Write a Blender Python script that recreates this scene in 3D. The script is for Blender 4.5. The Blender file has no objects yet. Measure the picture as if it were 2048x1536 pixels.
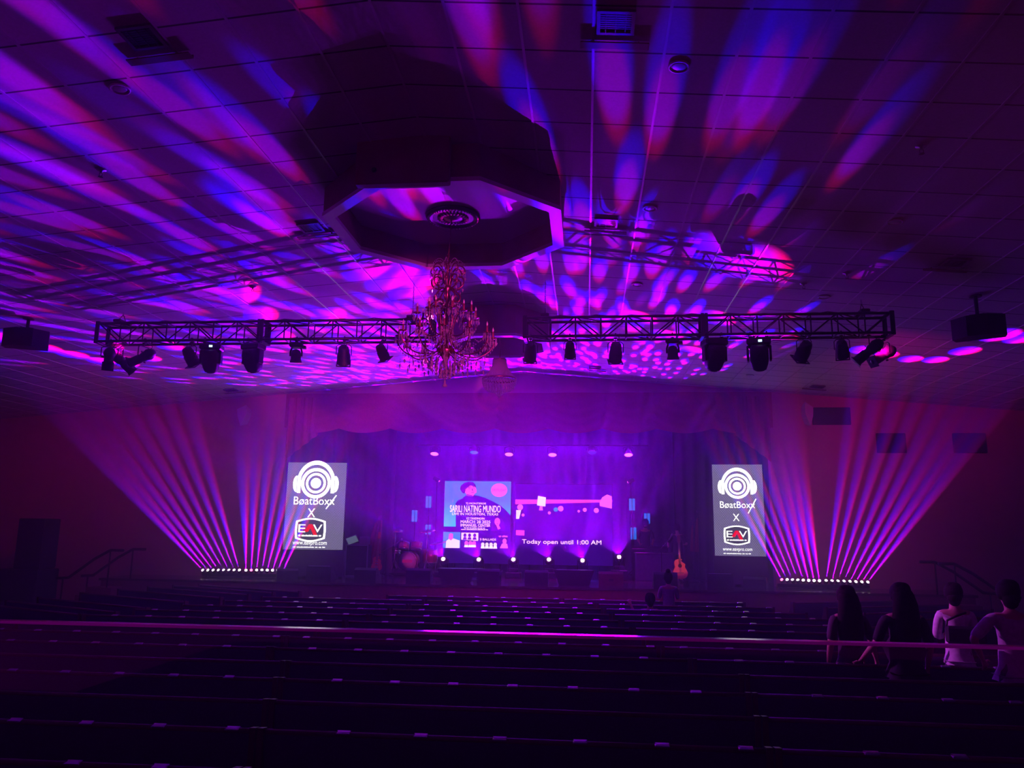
import bpy, math, random
from mathutils import Vector, Matrix, noise
random.seed(7)
R = math.radians
SC = bpy.context.scene
COL = SC.collection

# ------------------------------------------------------------------ camera
FPX = 1540.0
YAW, PITCH, ROLL = R(5.53), R(10.6), 0.0127
EYE = Vector((1.75, 0.0, 2.40))
_f = Vector((-math.sin(YAW) * math.cos(PITCH), math.cos(YAW) * math.cos(PITCH), math.sin(PITCH)))
_r0 = Vector((math.cos(YAW), math.sin(YAW), 0.0))
_u0 = _r0.cross(_f)
_r = _r0 * math.cos(ROLL) + _u0 * math.sin(ROLL)
_u = _r.cross(_f)
cam_data = bpy.data.cameras.new('camera')
cam_data.sensor_width = 36.0
cam_data.lens = FPX / 2048.0 * 36.0
cam_data.clip_start = 0.05
cam_data.clip_end = 200.0
cam = bpy.data.objects.new('camera', cam_data)
cam.matrix_world = Matrix(((_r.x, _u.x, -_f.x, EYE.x), (_r.y, _u.y, -_f.y, EYE.y), (_r.z, _u.z, -_f.z, EYE.z), (0, 0, 0, 1)))
COL.objects.link(cam)
SC.camera = cam


def at(px, py, Y):
    """World point on the vertical plane y = Y seen at a pixel of the 2048 x 1536 frame."""
    d = _f * FPX + _r * (px - 1024.0) - _u * (py - 768.0)
    return EYE + d * (Y / d.y)


# ------------------------------------------------------------------ view, world
SC.view_settings.view_transform = 'Standard'
SC.view_settings.look = 'None'
SC.view_settings.gamma = 1.0
SC.view_settings.exposure = 0.0
SC.view_settings.use_curve_mapping = False
SC.display_settings.display_device = 'sRGB'
world = bpy.data.worlds.new('world')
SC.world = world
world.use_nodes = True
_bg = world.node_tree.nodes['Background']
_bg.inputs[0].default_value = (0.52, 0.0, 0.50, 1)
_bg.inputs[1].default_value = 0.15
cy = SC.cycles
cy.max_bounces = 4
cy.diffuse_bounces = 1
cy.glossy_bounces = 2
cy.transmission_bounces = 3
cy.transparent_max_bounces = 12
cy.volume_bounces = 0
cy.caustics_reflective = False
cy.caustics_refractive = False
cy.use_denoising = True
cy.sample_clamp_indirect = 2.0
cy.use_light_tree = True
cy.use_adaptive_sampling = True
cy.adaptive_threshold = 0.04
cy.time_limit = 1150

# ------------------------------------------------------------------ stage lights (beams)
STAGE_Z = 1.0


def aim(loc, target):
    return (Vector(target) - Vector(loc)).to_track_quat('-Z', 'Y').to_matrix().to_4x4()


def spot(name, loc, target, power, angle, blend, color, radius=0.02, parent=None):
    d = bpy.data.lights.new(name, 'SPOT')
    d.energy = power
    d.spot_size = R(angle)
    d.spot_blend = blend
    d.color = color
    d.shadow_soft_size = radius
    o = bpy.data.objects.new(name, d)
    o.matrix_world = Matrix.Translation(Vector(loc)) @ aim(loc, target)
    COL.objects.link(o)
    return o


def node(nt, kind, **kw):
    n = nt.nodes.new(kind)
    for k, v in kw.items():
        if k in ('op', 'operation'):
            n.operation = v
        elif k == 'i':
            for idx, val in v.items():
                n.inputs[idx].default_value = val
        else:
            setattr(n, k, v)
    return n


def link(nt, a, b):
    nt.links.new(a, b)


def fringe_light(o, c_left, c_mid, c_right, spread):
    """Head whose red and blue emitters sit side by side: the colour runs across the beam."""
    d = o.data
    d.use_nodes = True
    nt = d.node_tree
    em = nt.nodes['Emission']
    tc = node(nt, 'ShaderNodeTexCoord')
    sp = node(nt, 'ShaderNodeSeparateXYZ')
    link(nt, tc.outputs['Normal'], sp.inputs[0])
    m = node(nt, 'ShaderNodeMath', op='DIVIDE')
    link(nt, sp.outputs[0], m.inputs[0])
    link(nt, sp.outputs[2], m.inputs[1])
    m2 = node(nt, 'ShaderNodeMapRange')
    link(nt, m.outputs[0], m2.inputs[0])
    m2.inputs[1].default_value = -spread
    m2.inputs[2].default_value = spread
    cr = node(nt, 'ShaderNodeValToRGB')
    link(nt, m2.outputs[0], cr.inputs[0])
    el = cr.color_ramp.elements
    el[0].position = 0.0
    el[0].color = (*c_right, 1)
    el[1].position = 1.0
    el[1].color = (*c_left, 1)
    e = el.new(0.5)
    e.color = (*c_mid, 1)
    link(nt, cr.outputs[0], em.inputs[0])


def gobo_light(o, scale, seed, r0, r1, off, strength=1.0, back=0.03, keep=0.6):
    """Multi-beam head: a disc with round holes in front of the lamp, colours slightly out of register."""
    d = o.data
    d.use_nodes = True
    nt = d.node_tree
    em = nt.nodes['Emission']
    tc = node(nt, 'ShaderNodeTexCoord')
    sp = node(nt, 'ShaderNodeSeparateXYZ')
    link(nt, tc.outputs['Normal'], sp.inputs[0])
    outs = []
    u = node(nt, 'ShaderNodeMath', op='DIVIDE')
    v = node(nt, 'ShaderNodeMath', op='DIVIDE')
    link(nt, sp.outputs[0], u.inputs[0]); link(nt, sp.outputs[2], u.inputs[1])
    link(nt, sp.outputs[1], v.inputs[0]); link(nt, sp.outputs[2], v.inputs[1])
    comb = node(nt, 'ShaderNodeCombineXYZ')
    wd = node(nt, 'ShaderNodeMath', op='MULTIPLY', i={1: 2.0})
    link(nt, u.outputs[0], wd.inputs[0])
    link(nt, wd.outputs[0], comb.inputs[0]); link(nt, v.outputs[0], comb.inputs[1])
    for k, (dx, dy) in enumerate(((0, off), (0, 0), (0, -off))):
        ad = node(nt, 'ShaderNodeVectorMath', op='ADD')
        link(nt, comb.outputs[0], ad.inputs[0])
        ad.inputs[1].default_value = (dx + seed * 1.37, dy + seed * 0.71, 0)
        vo = node(nt, 'ShaderNodeTexVoronoi', voronoi_dimensions='2D', feature='F1')
        link(nt, ad.outputs[0], vo.inputs['Vector'])
        vo.inputs['Scale'].default_value = scale
        vo.inputs['Randomness'].default_value = 0.75
        mr = node(nt, 'ShaderNodeMapRange', interpolation_type='SMOOTHSTEP')
        link(nt, vo.outputs['Distance'], mr.inputs[0])
        mr.inputs[1].default_value = r0 if k != 2 else r0 * 1.3
        mr.inputs[2].default_value = r1 if k != 2 else r1 * 1.15
        mr.inputs[3].default_value = 1.0
        mr.inputs[4].default_value = back
        # a third of the holes are blanked off
        sx = node(nt, 'ShaderNodeSeparateColor')
        link(nt, vo.outputs['Color'], sx.inputs[0])
        gt = node(nt, 'ShaderNodeMapRange', i={1: keep - 0.01, 2: keep + 0.01, 3: 1.0, 4: back * 2})
        link(nt, sx.outputs[0], gt.inputs[0])
        mm = node(nt, 'ShaderNodeMath', op='MULTIPLY')
        link(nt, mr.outputs[0], mm.inputs[0]); link(nt, gt.outputs[0], mm.inputs[1])
        mx = node(nt, 'ShaderNodeMath', op='MAXIMUM', i={1: back})
        link(nt, mm.outputs[0], mx.inputs[0])
        outs.append(mx)
    cc = node(nt, 'ShaderNodeCombineXYZ')
    mu = node(nt, 'ShaderNodeMath', op='MULTIPLY'); mu.inputs[1].default_value = 0.36
    link(nt, outs[0].outputs[0], mu.inputs[0])
    link(nt, mu.outputs[0], cc.inputs[0])
    link(nt, outs[2].outputs[0], cc.inputs[2])
    link(nt, cc.outputs[0], em.inputs[0])
    em.inputs[1].default_value = strength


RIDGE, SLOPE = 6.65, 0.083


def ceil_z(x):
    return RIDGE - SLOPE * abs(x)


def ray_ceiling(px, py):
    d = _f * FPX + _r * (px - 1024.0) - _u * (py - 768.0)
    d = d / d.y
    lo, hi = 0.5, 21.0
    for _ in range(50):
        m = (lo + hi) / 2
        p = EYE + d * m
        if p.z < ceil_z(p.x):
            lo = m
        else:
            hi = m
    return EYE + d * lo


# LED pixel bars: four bars of eight heads on the stage apron
BARS = []   # (list of head points, list of targets on the ceiling)
REACH = (1.0, 1.16, 0.9, 1.22, 1.05, 0.88, 1.18, 0.97)
for (xa, ya, xb, yb, tx0, ty0, tx1, ty1) in (
        (406, 1141, 479, 1141, -90, 610, 325, 640),
        (492, 1141, 566, 1141, 478, 610, 790, 650),
        (1564, 1160, 1639, 1162, 1290, 660, 1545, 620),
        (1652, 1162, 1735, 1165, 1735, 620, 2150, 610)):
    heads, tg = [], []
    for k in range(8):
        t = k / 7.0
        hx, hy = xa + (xb - xa) * t, ya + (yb - ya) * t
        tx, ty = tx0 + (tx1 - tx0) * t, ty0 + (ty1 - ty0) * t
        s_ = REACH[(k * 3 + xa) % 8]
        if xa in (406, 1652):
            s_ = 0.84 + 0.25 * (s_ - 1.0)
        heads.append(at(hx, hy, 20.68))
        tg.append(ray_ceiling(hx + (tx - hx) * s_, hy + (ty - hy) * s_))
    BARS.append((heads, tg))
LP = 1.0
for b, (heads, tg) in enumerate(BARS):
    for h, t in zip(heads, tg):
        o = spot('bar_beam', h + (t - h).normalized() * 0.06, t, 36000 * LP, 4.4, 0.7, (1, 1, 1), 0.01)
        if b in (0, 2):
            fringe_light(o, (1.0, 0.0, 0.12), (0.16, 0.0, 1.0), (0.0, 0.0, 1.0), 0.026)
        else:
            fringe_light(o, (1.0, 0.0, 0.12), (0.12, 0.0, 1.0), (0.0, 0.0, 1.0), 0.026)

# six multi-beam heads standing on the stage floor
FLOOR_HEADS = [at(x, y, 22.5) for x, y in ((887, 1120), (958, 1121), (1027, 1121), (1098, 1121), (1165, 1123), (1238, 1116))]
for k, h in enumerate(FLOOR_HEADS):
    t = Vector((h.x * 1.3 - 3.0, h.y - 10.0, h.z + 9.5))
    o = spot('floor_beam', h + Vector((0, -0.12, 0.08)), t, 17000, 70, 0.35, (1, 1, 1), 0.01)
    gobo_light(o, 10.0, k + 3, 0.15, 0.27, 0.007)

# wash heads on the pipe above the stage
WASH = [at(x, y, 23.0) for x, y in ((869, 907), (948, 904), (1018, 908), (1105, 909), (1184, 904), (1257, 909))]
WASH_COL = [(1, 0.05, 0.35), (0.05, 0.12, 1), (1, 0.05, 0.4), (1, 0.05, 0.4), (0.0, 0.0, 1), (1, 0.05, 0.4)]
for p, c in zip(WASH, WASH_COL):
    blue = c[0] < 0.5
    spot('wash_beam', p + Vector((0, -0.05, -0.05)), p + Vector((0.0, -1.0, -3.2)), 5200 if blue else 700, 13 if blue else 22, 0.6,
         (0.03, 0.02, 1) if blue else (0.75, 0.0, 1), 0.04)


# added area fill at the wash pipe, turns the hall ceiling violet
def area(name, loc, target, sx, sy, power, color):
    d = bpy.data.lights.new(name, 'AREA')
    d.shape = 'RECTANGLE'
    d.size, d.size_y = sx, sy
    d.energy = power
    d.color = color
    o = bpy.data.objects.new(name, d)
    o.matrix_world = Matrix.Translation(Vector(loc)) @ aim(loc, target)
    COL.objects.link(o)
    return o


area('hall_fill', at(1063, 905, 22.85), at(1000, 620, 12), 6.0, 0.25, 650, (0.22, 0.0, 1.0))

# front light: two truss lamps on the drums and the guitar, two added fill spots behind the camera on the chandeliers
spot('front_spot', at(1400, 765, 13.0), at(820, 1110, 23.2), 2600, 9, 0.6, (1, 0.05, 0.45), 0.05)
spot('front_spot', at(1560, 765, 13.0), at(1361, 1125, 20.75), 1500, 4.5, 0.5, (1, 0.16, 0.10), 0.05)
spot('chandelier_fill', (5.5, -2.5, 3.0), (0, 9.4, 4.75), 7000, 11, 0.6, (1, 0.05, 0.5), 0.1)
spot('chandelier_fill', (2.6, -2.5, 3.2), (0, 15.2, 5.38), 9000, 3, 0.6, (1, 0.05, 0.5), 0.1)
# added fill spots by the trusses tint front wall and stage face dim red
spot('wall_fill', at(232, 690, 12.5), (-10.5, 21, 2.6), 620, 75, 1.0, (1, 0.0, 0.42), 0.06)
spot('wall_fill', at(1752, 690, 12.5), (10.8, 21, 2.6), 620, 75, 1.0, (1, 0.0, 0.42), 0.06)
spot('wall_fill', at(1061, 700, 12.5), (0.5, 19.8, 0.2), 500, 60, 1.0, (1, 0.0, 0.45), 0.06)
spot('aisle_fill', (-2.5, 12.6, 5.2), (6.2, 9.4, 1.25), 3500, 14, 0.5, (0.8, 0.08, 1), 0.05)  # added fill spot to brighten the people in the right aisle
# ------------------------------------------------------------------ materials
def mat(name, color, rough=0.6, metal=0.0, emit=None, estr=1.0, spec=0.5, trans=0.0, alpha=1.0):
    m = bpy.data.materials.new(name)
    m.use_nodes = True
    b = m.node_tree.nodes['Principled BSDF']
    b.inputs['Base Color'].default_value = (*color, 1)
    b.inputs['Roughness'].default_value = rough
    b.inputs['Metallic'].default_value = metal
    b.inputs['Specular IOR Level'].default_value = spec
    b.inputs['Transmission Weight'].default_value = trans
    b.inputs['Alpha'].default_value = alpha
    if emit:
        b.inputs['Emission Color'].default_value = (*emit, 1)
        b.inputs['Emission Strength'].default_value = estr
    return m


def noisy(m, c1, c2, scale, bump=0.0, detail=4.0):
    nt = m.node_tree
    b = nt.nodes['Principled BSDF']
    tc = node(nt, 'ShaderNodeTexCoord')
    n = node(nt, 'ShaderNodeTexNoise')
    n.inputs['Scale'].default_value = scale
    n.inputs['Detail'].default_value = detail
    link(nt, tc.outputs['Object'], n.inputs['Vector'])
    cr = node(nt, 'ShaderNodeValToRGB')
    cr.color_ramp.elements[0].position = 0.35
    cr.color_ramp.elements[1].position = 0.65
    cr.color_ramp.elements[0].color = (*c1, 1)
    cr.color_ramp.elements[1].color = (*c2, 1)
    link(nt, n.outputs[0], cr.inputs[0])
    link(nt, cr.outputs[0], b.inputs['Base Color'])
    if bump:
        bp = node(nt, 'ShaderNodeBump')
        bp.inputs['Strength'].default_value = bump
        bp.inputs['Distance'].default_value = 0.01
        link(nt, n.outputs[0], bp.inputs['Height'])
        link(nt, bp.outputs[0], b.inputs['Normal'])
    return m


M = {}
M['black'] = mat('black_powdercoat', (0.012, 0.012, 0.014), 0.45)
M['black_plastic'] = noisy(mat('black_plastic', (0.02, 0.02, 0.022), 0.5), (0.014, 0.014, 0.016), (0.024, 0.024, 0.026), 60)
M['truss'] = mat('truss_black', (0.02, 0.02, 0.022), 0.35, 0.3)
M['chrome'] = mat('chrome', (0.8, 0.8, 0.82), 0.18, 1.0)
M['steel'] = mat('steel', (0.45, 0.45, 0.47), 0.35, 1.0)
M['wall'] = noisy(mat('painted_wall', (0.5, 0.34, 0.3), 0.85), (0.66, 0.42, 0.42), (0.74, 0.48, 0.46), 3.0, 0.1)
M['plaster'] = noisy(mat('plaster', (0.6, 0.55, 0.55), 0.8), (0.52, 0.42, 0.44), (0.57, 0.47, 0.48), 4.0, 0.05)
M['trim'] = mat('white_trim', (0.82, 0.8, 0.82), 0.5)
M['tbar'] = mat('grid_bar', (0.85, 0.85, 0.86), 0.3, 0.0, spec=0.8)
M['carpet'] = noisy(mat('carpet', (0.05, 0.02, 0.03), 0.95), (0.03, 0.012, 0.02), (0.06, 0.02, 0.03), 80, 0.3)
M['stage_floor'] = noisy(mat('stage_floor', (0.12, 0.08, 0.07), 0.11), (0.09, 0.06, 0.05), (0.15, 0.1, 0.08), 6, 0.03)
M['stage_face'] = noisy(mat('stage_face', (0.3, 0.1, 0.12), 0.6), (0.28, 0.09, 0.11), (0.34, 0.11, 0.13), 12, 0.05)


def ceiling_mat():
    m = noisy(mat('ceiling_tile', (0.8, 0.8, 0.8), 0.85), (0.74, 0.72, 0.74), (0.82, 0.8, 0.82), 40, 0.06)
    nt = m.node_tree
    b = nt.nodes['Principled BSDF']
    src = b.inputs['Base Color'].links[0].from_socket
    tc = node(nt, 'ShaderNodeTexCoord')
    sp = node(nt, 'ShaderNodeSeparateXYZ')
    link(nt, tc.outputs['Object'], sp.inputs[0])
    masks = []
    for ax, w in ((0, 0.006), (1, 0.022)):
        d = node(nt, 'ShaderNodeMath', op='DIVIDE'); d.inputs[1].default_value = 0.61
        link(nt, sp.outputs[ax], d.inputs[0])
        a = node(nt, 'ShaderNodeMath', op='ADD'); a.inputs[1].default_value = 100.0
        link(nt, d.outputs[0], a.inputs[0])
        f = node(nt, 'ShaderNodeMath', op='FRACT')
        link(nt, a.outputs[0], f.inputs[0])
        g = node(nt, 'ShaderNodeMath', op='LESS_THAN'); g.inputs[1].default_value = w / 0.61
        link(nt, f.outputs[0], g.inputs[0])
        masks.append(g)
    mx = node(nt, 'ShaderNodeMath', op='MAXIMUM')
    link(nt, masks[0].outputs[0], mx.inputs[0]); link(nt, masks[1].outputs[0], mx.inputs[1])
    mix = node(nt, 'ShaderNodeMix', data_type='RGBA')
    link(nt, mx.outputs[0], mix.inputs[0])
    link(nt, src, mix.inputs[6])
    mix.inputs[7].default_value = (0.10, 0.09, 0.10, 1)
    link(nt, mix.outputs[2], b.inputs['Base Color'])
    return m


M['ceiling'] = ceiling_mat()


# ------------------------------------------------------------------ mesh builder
class MB:
    def __init__(self):
        self.v, self.f, self.s = [], [], []

    def add(self, vs, fs, M4=None, smooth=False):
        o = len(self.v)
        if M4 is not None:
            vs = [M4 @ Vector(p) for p in vs]
        self.v += [tuple(p) for p in vs]
        self.f += [tuple(i + o for i in f) for f in fs]
        self.s += [smooth] * len(fs)
        return self

    def box(self, c, s, M4=None, bev=0.0):
        x, y, z = s[0] / 2, s[1] / 2, s[2] / 2
        cx, cy_, cz = c
        if bev <= 0:
            vs = [(cx + a * x, cy_ + b * y, cz + d * z) for d in (-1, 1) for b in (-1, 1) for a in (-1, 1)]
            fs = [(0, 2, 3, 1), (4, 5, 7, 6), (0, 1, 5, 4), (2, 6, 7, 3), (0, 4, 6, 2), (1, 3, 7, 5)]
            return self.add(vs, fs, M4)
        k = min(bev, x * .9, y * .9, z * .9)
        rings = []
        for zz, ins in ((-z, k), (-z + k, 0), (z - k, 0), (z, k)):
            X, Y = x - ins, y - ins
            kk = k if ins == 0 else k * .5
            rings.append([(cx + a, cy_ + b, cz + zz) for a, b in
                          ((-X + kk, -Y), (X - kk, -Y), (X, -Y + kk), (X, Y - kk), (X - kk, Y), (-X + kk, Y), (-X, Y - kk), (-X, -Y + kk))])
        vs = [p for r in rings for p in r]
        fs = [tuple(reversed(range(8))), tuple(range(24, 32))]
        for r in range(3):
            for i in range(8):
                j = (i + 1) % 8
                fs.append((r * 8 + i, r * 8 + j, r * 8 + 8 + j, r * 8 + 8 + i))
        return self.add(vs, fs, M4)

    def tube(self, pts, r, n=8, closed=False, M4=None, smooth=True):
        pts = [Vector(p) for p in pts]
        N = len(pts)
        rr = r if isinstance(r, (list, tuple)) else [r] * N
        vs, fs = [], []
        ref = None
        for i, p in enumerate(pts):
            if closed:
                t = pts[(i + 1) % N] - pts[i - 1]
            else:
                t = pts[min(i + 1, N - 1)] - pts[max(i - 1, 0)]
            t = t.normalized() if t.length > 1e-9 else Vector((0, 0, 1))
            if ref is None:
                ref = Vector((0, 0, 1)) if abs(t.z) < 0.9 else Vector((1, 0, 0))
            a = (ref - t * ref.dot(t))
            if a.length < 1e-6:
                a = t.orthogonal()
            a.normalize()
            ref = a
            b = t.cross(a)
            for k in range(n):
                q = 2 * math.pi * k / n
                vs.append(p + (a * math.cos(q) + b * math.sin(q)) * rr[i])
        m = N if closed else N - 1
        for i in range(m):
            j = (i + 1) % N
            for k in range(n):
                l = (k + 1) % n
                fs.append((i * n + k, i * n + l, j * n + l, j * n + k))
        self.add(vs, fs, M4, smooth)
        if not closed:
            o = len(self.v) - len(vs)
            self.f += [tuple(o + k for k in reversed(range(n))), tuple(o + (N - 1) * n + k for k in range(n))]
            self.s += [False, False]
        return self

    def lathe(self, prof, n=24, M4=None, smooth=True, caps=True):
        vs, fs = [], []
        for r, z in prof:
            for k in range(n):
                q = 2 * math.pi * k / n
                vs.append((r * math.cos(q), r * math.sin(q), z))
        for i in range(len(prof) - 1):
            for k in range(n):
                l = (k + 1) % n
                fs.append((i * n + k, i * n + l, (i + 1) * n + l, (i + 1) * n + k))
        self.add(vs, fs, M4, smooth)
        if caps:
            o = len(self.v) - len(vs)
            self.f += [tuple(o + k for k in reversed(range(n))), tuple(o + (len(prof) - 1) * n + k for k in range(n))]
            self.s += [False, False]
        return self

    def prism(self, poly, z0, z1, M4=None):
        n = len(poly)
        vs = [(x, y, z0) for x, y in poly] + [(x, y, z1) for x, y in poly]
        fs = [tuple(reversed(range(n))), tuple(range(n, 2 * n))]
        for i in range(n):
            j = (i + 1) % n
            fs.append((i, j, n + j, n + i))
        return self.add(vs, fs, M4)

    def ball(self, c, r, n=8, m=6, sc=(1, 1, 1), M4=None, smooth=True):
        vs, fs = [(c[0], c[1], c[2] - r * sc[2])], []
        for i in range(1, m):
            q = math.pi * i / m
            for k in range(n):
                a = 2 * math.pi * k / n
                vs.append((c[0] + r * sc[0] * math.sin(q) * math.cos(a), c[1] + r * sc[1] * math.sin(q) * math.sin(a), c[2] - r * sc[2] * math.cos(q)))
        vs.append((c[0], c[1], c[2] + r * sc[2]))
        for k in range(n):
            l = (k + 1) % n
            fs.append((0, 1 + l, 1 + k))
            fs.append((len(vs) - 1, 1 + (m - 2) * n + k, 1 + (m - 2) * n + l))
            for i in range(m - 2):
                fs.append((1 + i * n + k, 1 + i * n + l, 1 + (i + 1) * n + l, 1 + (i + 1) * n + k))
        return self.add(vs, fs, M4, smooth)

    def gem(self, c, w, h, n=4, up=0.3, M4=None):
        """faceted drop: point on top, long point below"""
        w, h = w * 1.35, h * 1.15
        vs = [(c[0], c[1], c[2] + h * up)]
        vs += [(c[0] + w * math.cos(2 * math.pi * k / n), c[1] + w * math.sin(2 * math.pi * k / n), c[2]) for k in range(n)]
        vs.append((c[0], c[1], c[2] - h * (1 - up)))
        fs = []
        for k in range(n):
            l = (k + 1) % n
            fs += [(0, 1 + k, 1 + l), (n + 1, 1 + l, 1 + k)]
        return self.add(vs, fs, M4)

    def build(self, name, m, parent=None, loc=None):
        me = bpy.data.meshes.new(name)
        me.from_pydata(self.v, [], self.f)
        me.polygons.foreach_set('use_smooth', self.s)
        me.update()
        for x in (m if isinstance(m, (list, tuple)) else [m]):
            me.materials.append(x)
        o = bpy.data.objects.new(name, me)
        COL.objects.link(o)
        if parent is not None:
            o.parent = parent
        if loc is not None:
            o.location = loc
        return o


def tag(o, label=None, cat=None, group=None, kind=None):
    if label:
        o['label'] = label
    if cat:
        o['category'] = cat
    if group:
        o['group'] = group
    if kind:
        o['kind'] = kind
    return o


def thing(name, label, cat, loc=(0, 0, 0), rz=0.0, group=None):
    o = bpy.data.objects.new(name, None)
    o.empty_display_size = 0.1
    o.location = loc
    o.rotation_euler = (0, 0, rz)
    COL.objects.link(o)
    return tag(o, label, cat, group)


KIDS = {}


def copy_tree(o, parent=None):
    c = o.copy()
    COL.objects.link(c)
    c.parent = parent
    for ch in [x for x in list(COL.objects) if x.parent == o]:
        copy_tree(ch, c)
    return c


def struct(o):
    o['kind'] = 'structure'
    return o


# ------------------------------------------------------------------ the hall
HX = 15.6
PY = 21.0            # plane of the stage opening
OX, OZ = 6.62, 5.95  # half width and top of the opening


floor = MB().box((0, 8.5, -0.05), (2 * HX + .6, 25.5, 0.1)).build('floor', M['carpet']); struct(floor)
mb = MB()
for s in (-1, 1):
    z1 = ceil_z(HX)
    vs = [(0, -4, RIDGE), (s * HX, -4, z1), (s * HX, PY, z1), (0, PY, RIDGE)]
    vs += [(x, y, z + 0.08) for x, y, z in vs]
    fs = [(0, 1, 2, 3), (7, 6, 5, 4), (0, 4, 5, 1), (2, 6, 7, 3), (1, 5, 6, 2), (0, 3, 7, 4)]
    mb.add(vs, fs)
ceiling = mb.build('ceiling', M['ceiling']); struct(ceiling)
mb = MB()
k = -25
while k <= 25:
    x = k * 0.61
    z = ceil_z(x)
    mb.box((x + 0.003, (PY - 4) / 2, z - 0.003), (0.024, PY + 4, 0.012))
    k += 1
grid = mb.build('trim_1', M['tbar']); struct(grid)

struct(MB().box((-HX - .1, 8.5, 2.7), (0.2, 25.4, 5.4)).build('wall_left', M['wall']))
struct(MB().box((HX + .1, 8.5, 2.7), (0.2, 25.4, 5.4)).build('wall_right', M['wall']))
mb = MB()
for s in (-1, 1):
    poly = [(s * OX, 0.0), (s * HX, 0.0), (s * HX, ceil_z(HX)), (s * OX, ceil_z(OX))]
    vs = [(x, PY, z) for x, z in poly] + [(x, PY + 0.25, z) for x, z in poly]
    mb.add(vs, [(0, 1, 2, 3), (7, 6, 5, 4), (0, 4, 5, 1), (1, 5, 6, 2), (2, 6, 7, 3), (3, 7, 4, 0)])
    poly = [(0.0, OZ), (s * OX, OZ), (s * OX, ceil_z(OX)), (0.0, RIDGE)]
    vs = [(x, PY, z) for x, z in poly] + [(x, PY + 0.25, z) for x, z in poly]
    mb.add(vs, [(0, 1, 2, 3), (7, 6, 5, 4), (0, 4, 5, 1), (1, 5, 6, 2), (2, 6, 7, 3), (3, 7, 4, 0)])
struct(mb.build('wall_front', M['wall']))
# stage house behind the opening
struct(MB().box((0, 27.6, 3.4), (17.0, 0.2, 6.8)).build('wall_stage', M['plaster']))
struct(MB().box((-8.4, 24.4, 3.4), (0.2, 6.3, 6.8)).build('wall_stage_left', M['plaster']))
struct(MB().box((8.4, 24.4, 3.4), (0.2, 6.3, 6.8)).build('wall_stage_right', M['plaster']))
struct(MB().box((0, 24.4, 6.85), (17.0, 6.6, 0.1)).build('ceiling_stage', M['black']))
STF = 19.4
sf = MB().box((0, (STF + 27.5) / 2, STAGE_Z - 0.03), (21.6, 27.5 - STF, 0.06)).build('floor_stage', M['stage_floor'])
struct(sf)
struct(MB().box((0, STF + 0.08, (STAGE_Z - .06) / 2), (21.5, 0.1, STAGE_Z - .06)).build('wall_stage_front', M['stage_face']))


def volume_box(name, vs, fs, density, color, aniso, label):
    m = bpy.data.materials.new(name)
    m.use_nodes = True
    nt = m.node_tree
    nt.nodes.remove(nt.nodes['Principled BSDF'])
    sc_ = node(nt, 'ShaderNodeVolumeScatter')
    sc_.inputs['Color'].default_value = (*color, 1)
    sc_.inputs['Density'].default_value = density
    sc_.inputs['Anisotropy'].default_value = aniso
    link(nt, sc_.outputs[0], nt.nodes['Material Output'].inputs['Volume'])
    o = MB().add(vs, fs).build(name, m)
    tag(o, label, 'haze', kind='stuff')
    return o


HALL_D, STAGE_D = 0.010, 0.016


def thicken(o, rules, base):
    """haze density falling off smoothly away from the fog machines at the stage front"""
    nt = o.data.materials[0].node_tree
    sc_ = [n for n in nt.nodes if n.type == 'VOLUME_SCATTER'][0]
    tc = node(nt, 'ShaderNodeTexCoord')
    sp = node(nt, 'ShaderNodeSeparateXYZ')
    link(nt, tc.outputs['Object'], sp.inputs[0])
    prev = None
    ab = node(nt, 'ShaderNodeMath', op='ABSOLUTE')
    link(nt, sp.outputs[0], ab.inputs[0])
    for ax, a, b, v0, v1 in rules:
        mr = node(nt, 'ShaderNodeMapRange', interpolation_type='SMOOTHSTEP', i={1: a, 2: b, 3: v0, 4: v1})
        link(nt, sp.outputs[ax] if ax < 3 else ab.outputs[0], mr.inputs[0])
        if prev is None:
            prev = mr.outputs[0]
        else:
            mu = node(nt, 'ShaderNodeMath', op='MULTIPLY')
            link(nt, prev, mu.inputs[0]); link(nt, mr.outputs[0], mu.inputs[1])
            prev = mu.outputs[0]
    ad = node(nt, 'ShaderNodeMath', op='ADD', i={1: base})
    link(nt, prev, ad.inputs[0])
    link(nt, ad.outputs[0], sc_.inputs['Density'])
W_, Y0_, Y1_ = 15.4, -3.8, PY - 0.03
_hh = volume_box('hall_haze',
           [(-W_, Y0_, .02), (W_, Y0_, .02), (W_, Y0_, ceil_z(W_) - .04), (0, Y0_, RIDGE - .04), (-W_, Y0_, ceil_z(W_) - .04),
            (-W_, Y1_, .02), (W_, Y1_, .02), (W_, Y1_, ceil_z(W_) - .04), (0, Y1_, RIDGE - .04), (-W_, Y1_, ceil_z(W_) - .04)],
           [(0, 1, 2, 3, 4), (9, 8, 7, 6, 5), (0, 5, 6, 1), (1, 6, 7, 2), (2, 7, 8, 3), (3, 8, 9, 4), (4, 9, 5, 0)],
           HALL_D, (1, 1, 1), 0.3, 'thin haze from the fog machines filling the whole hall')
thicken(_hh, ((1, 13.5, 20.5, 0.0, 1.0), (2, 1.5, 6.5, 0.10, 0.012), (3, 3.5, 7.0, 0.2, 1.0)), HALL_D)

_x0, _x1, _y0, _y1, _z0, _z1 = -8.25, 8.25, PY + .27, 27.45, STAGE_Z + .01, 6.75
volume_box('stage_haze', [(x, y, z) for z in (_z0, _z1) for y in (_y0, _y1) for x in (_x0, _x1)],
           [(0, 2, 3, 1), (4, 5, 7, 6), (0, 1, 5, 4), (2, 6, 7, 3), (0, 4, 6, 2), (1, 3, 7, 5)],
           STAGE_D, (1, 1, 1), 0.3, 'denser haze hanging over the stage and catching the light beams')
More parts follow.
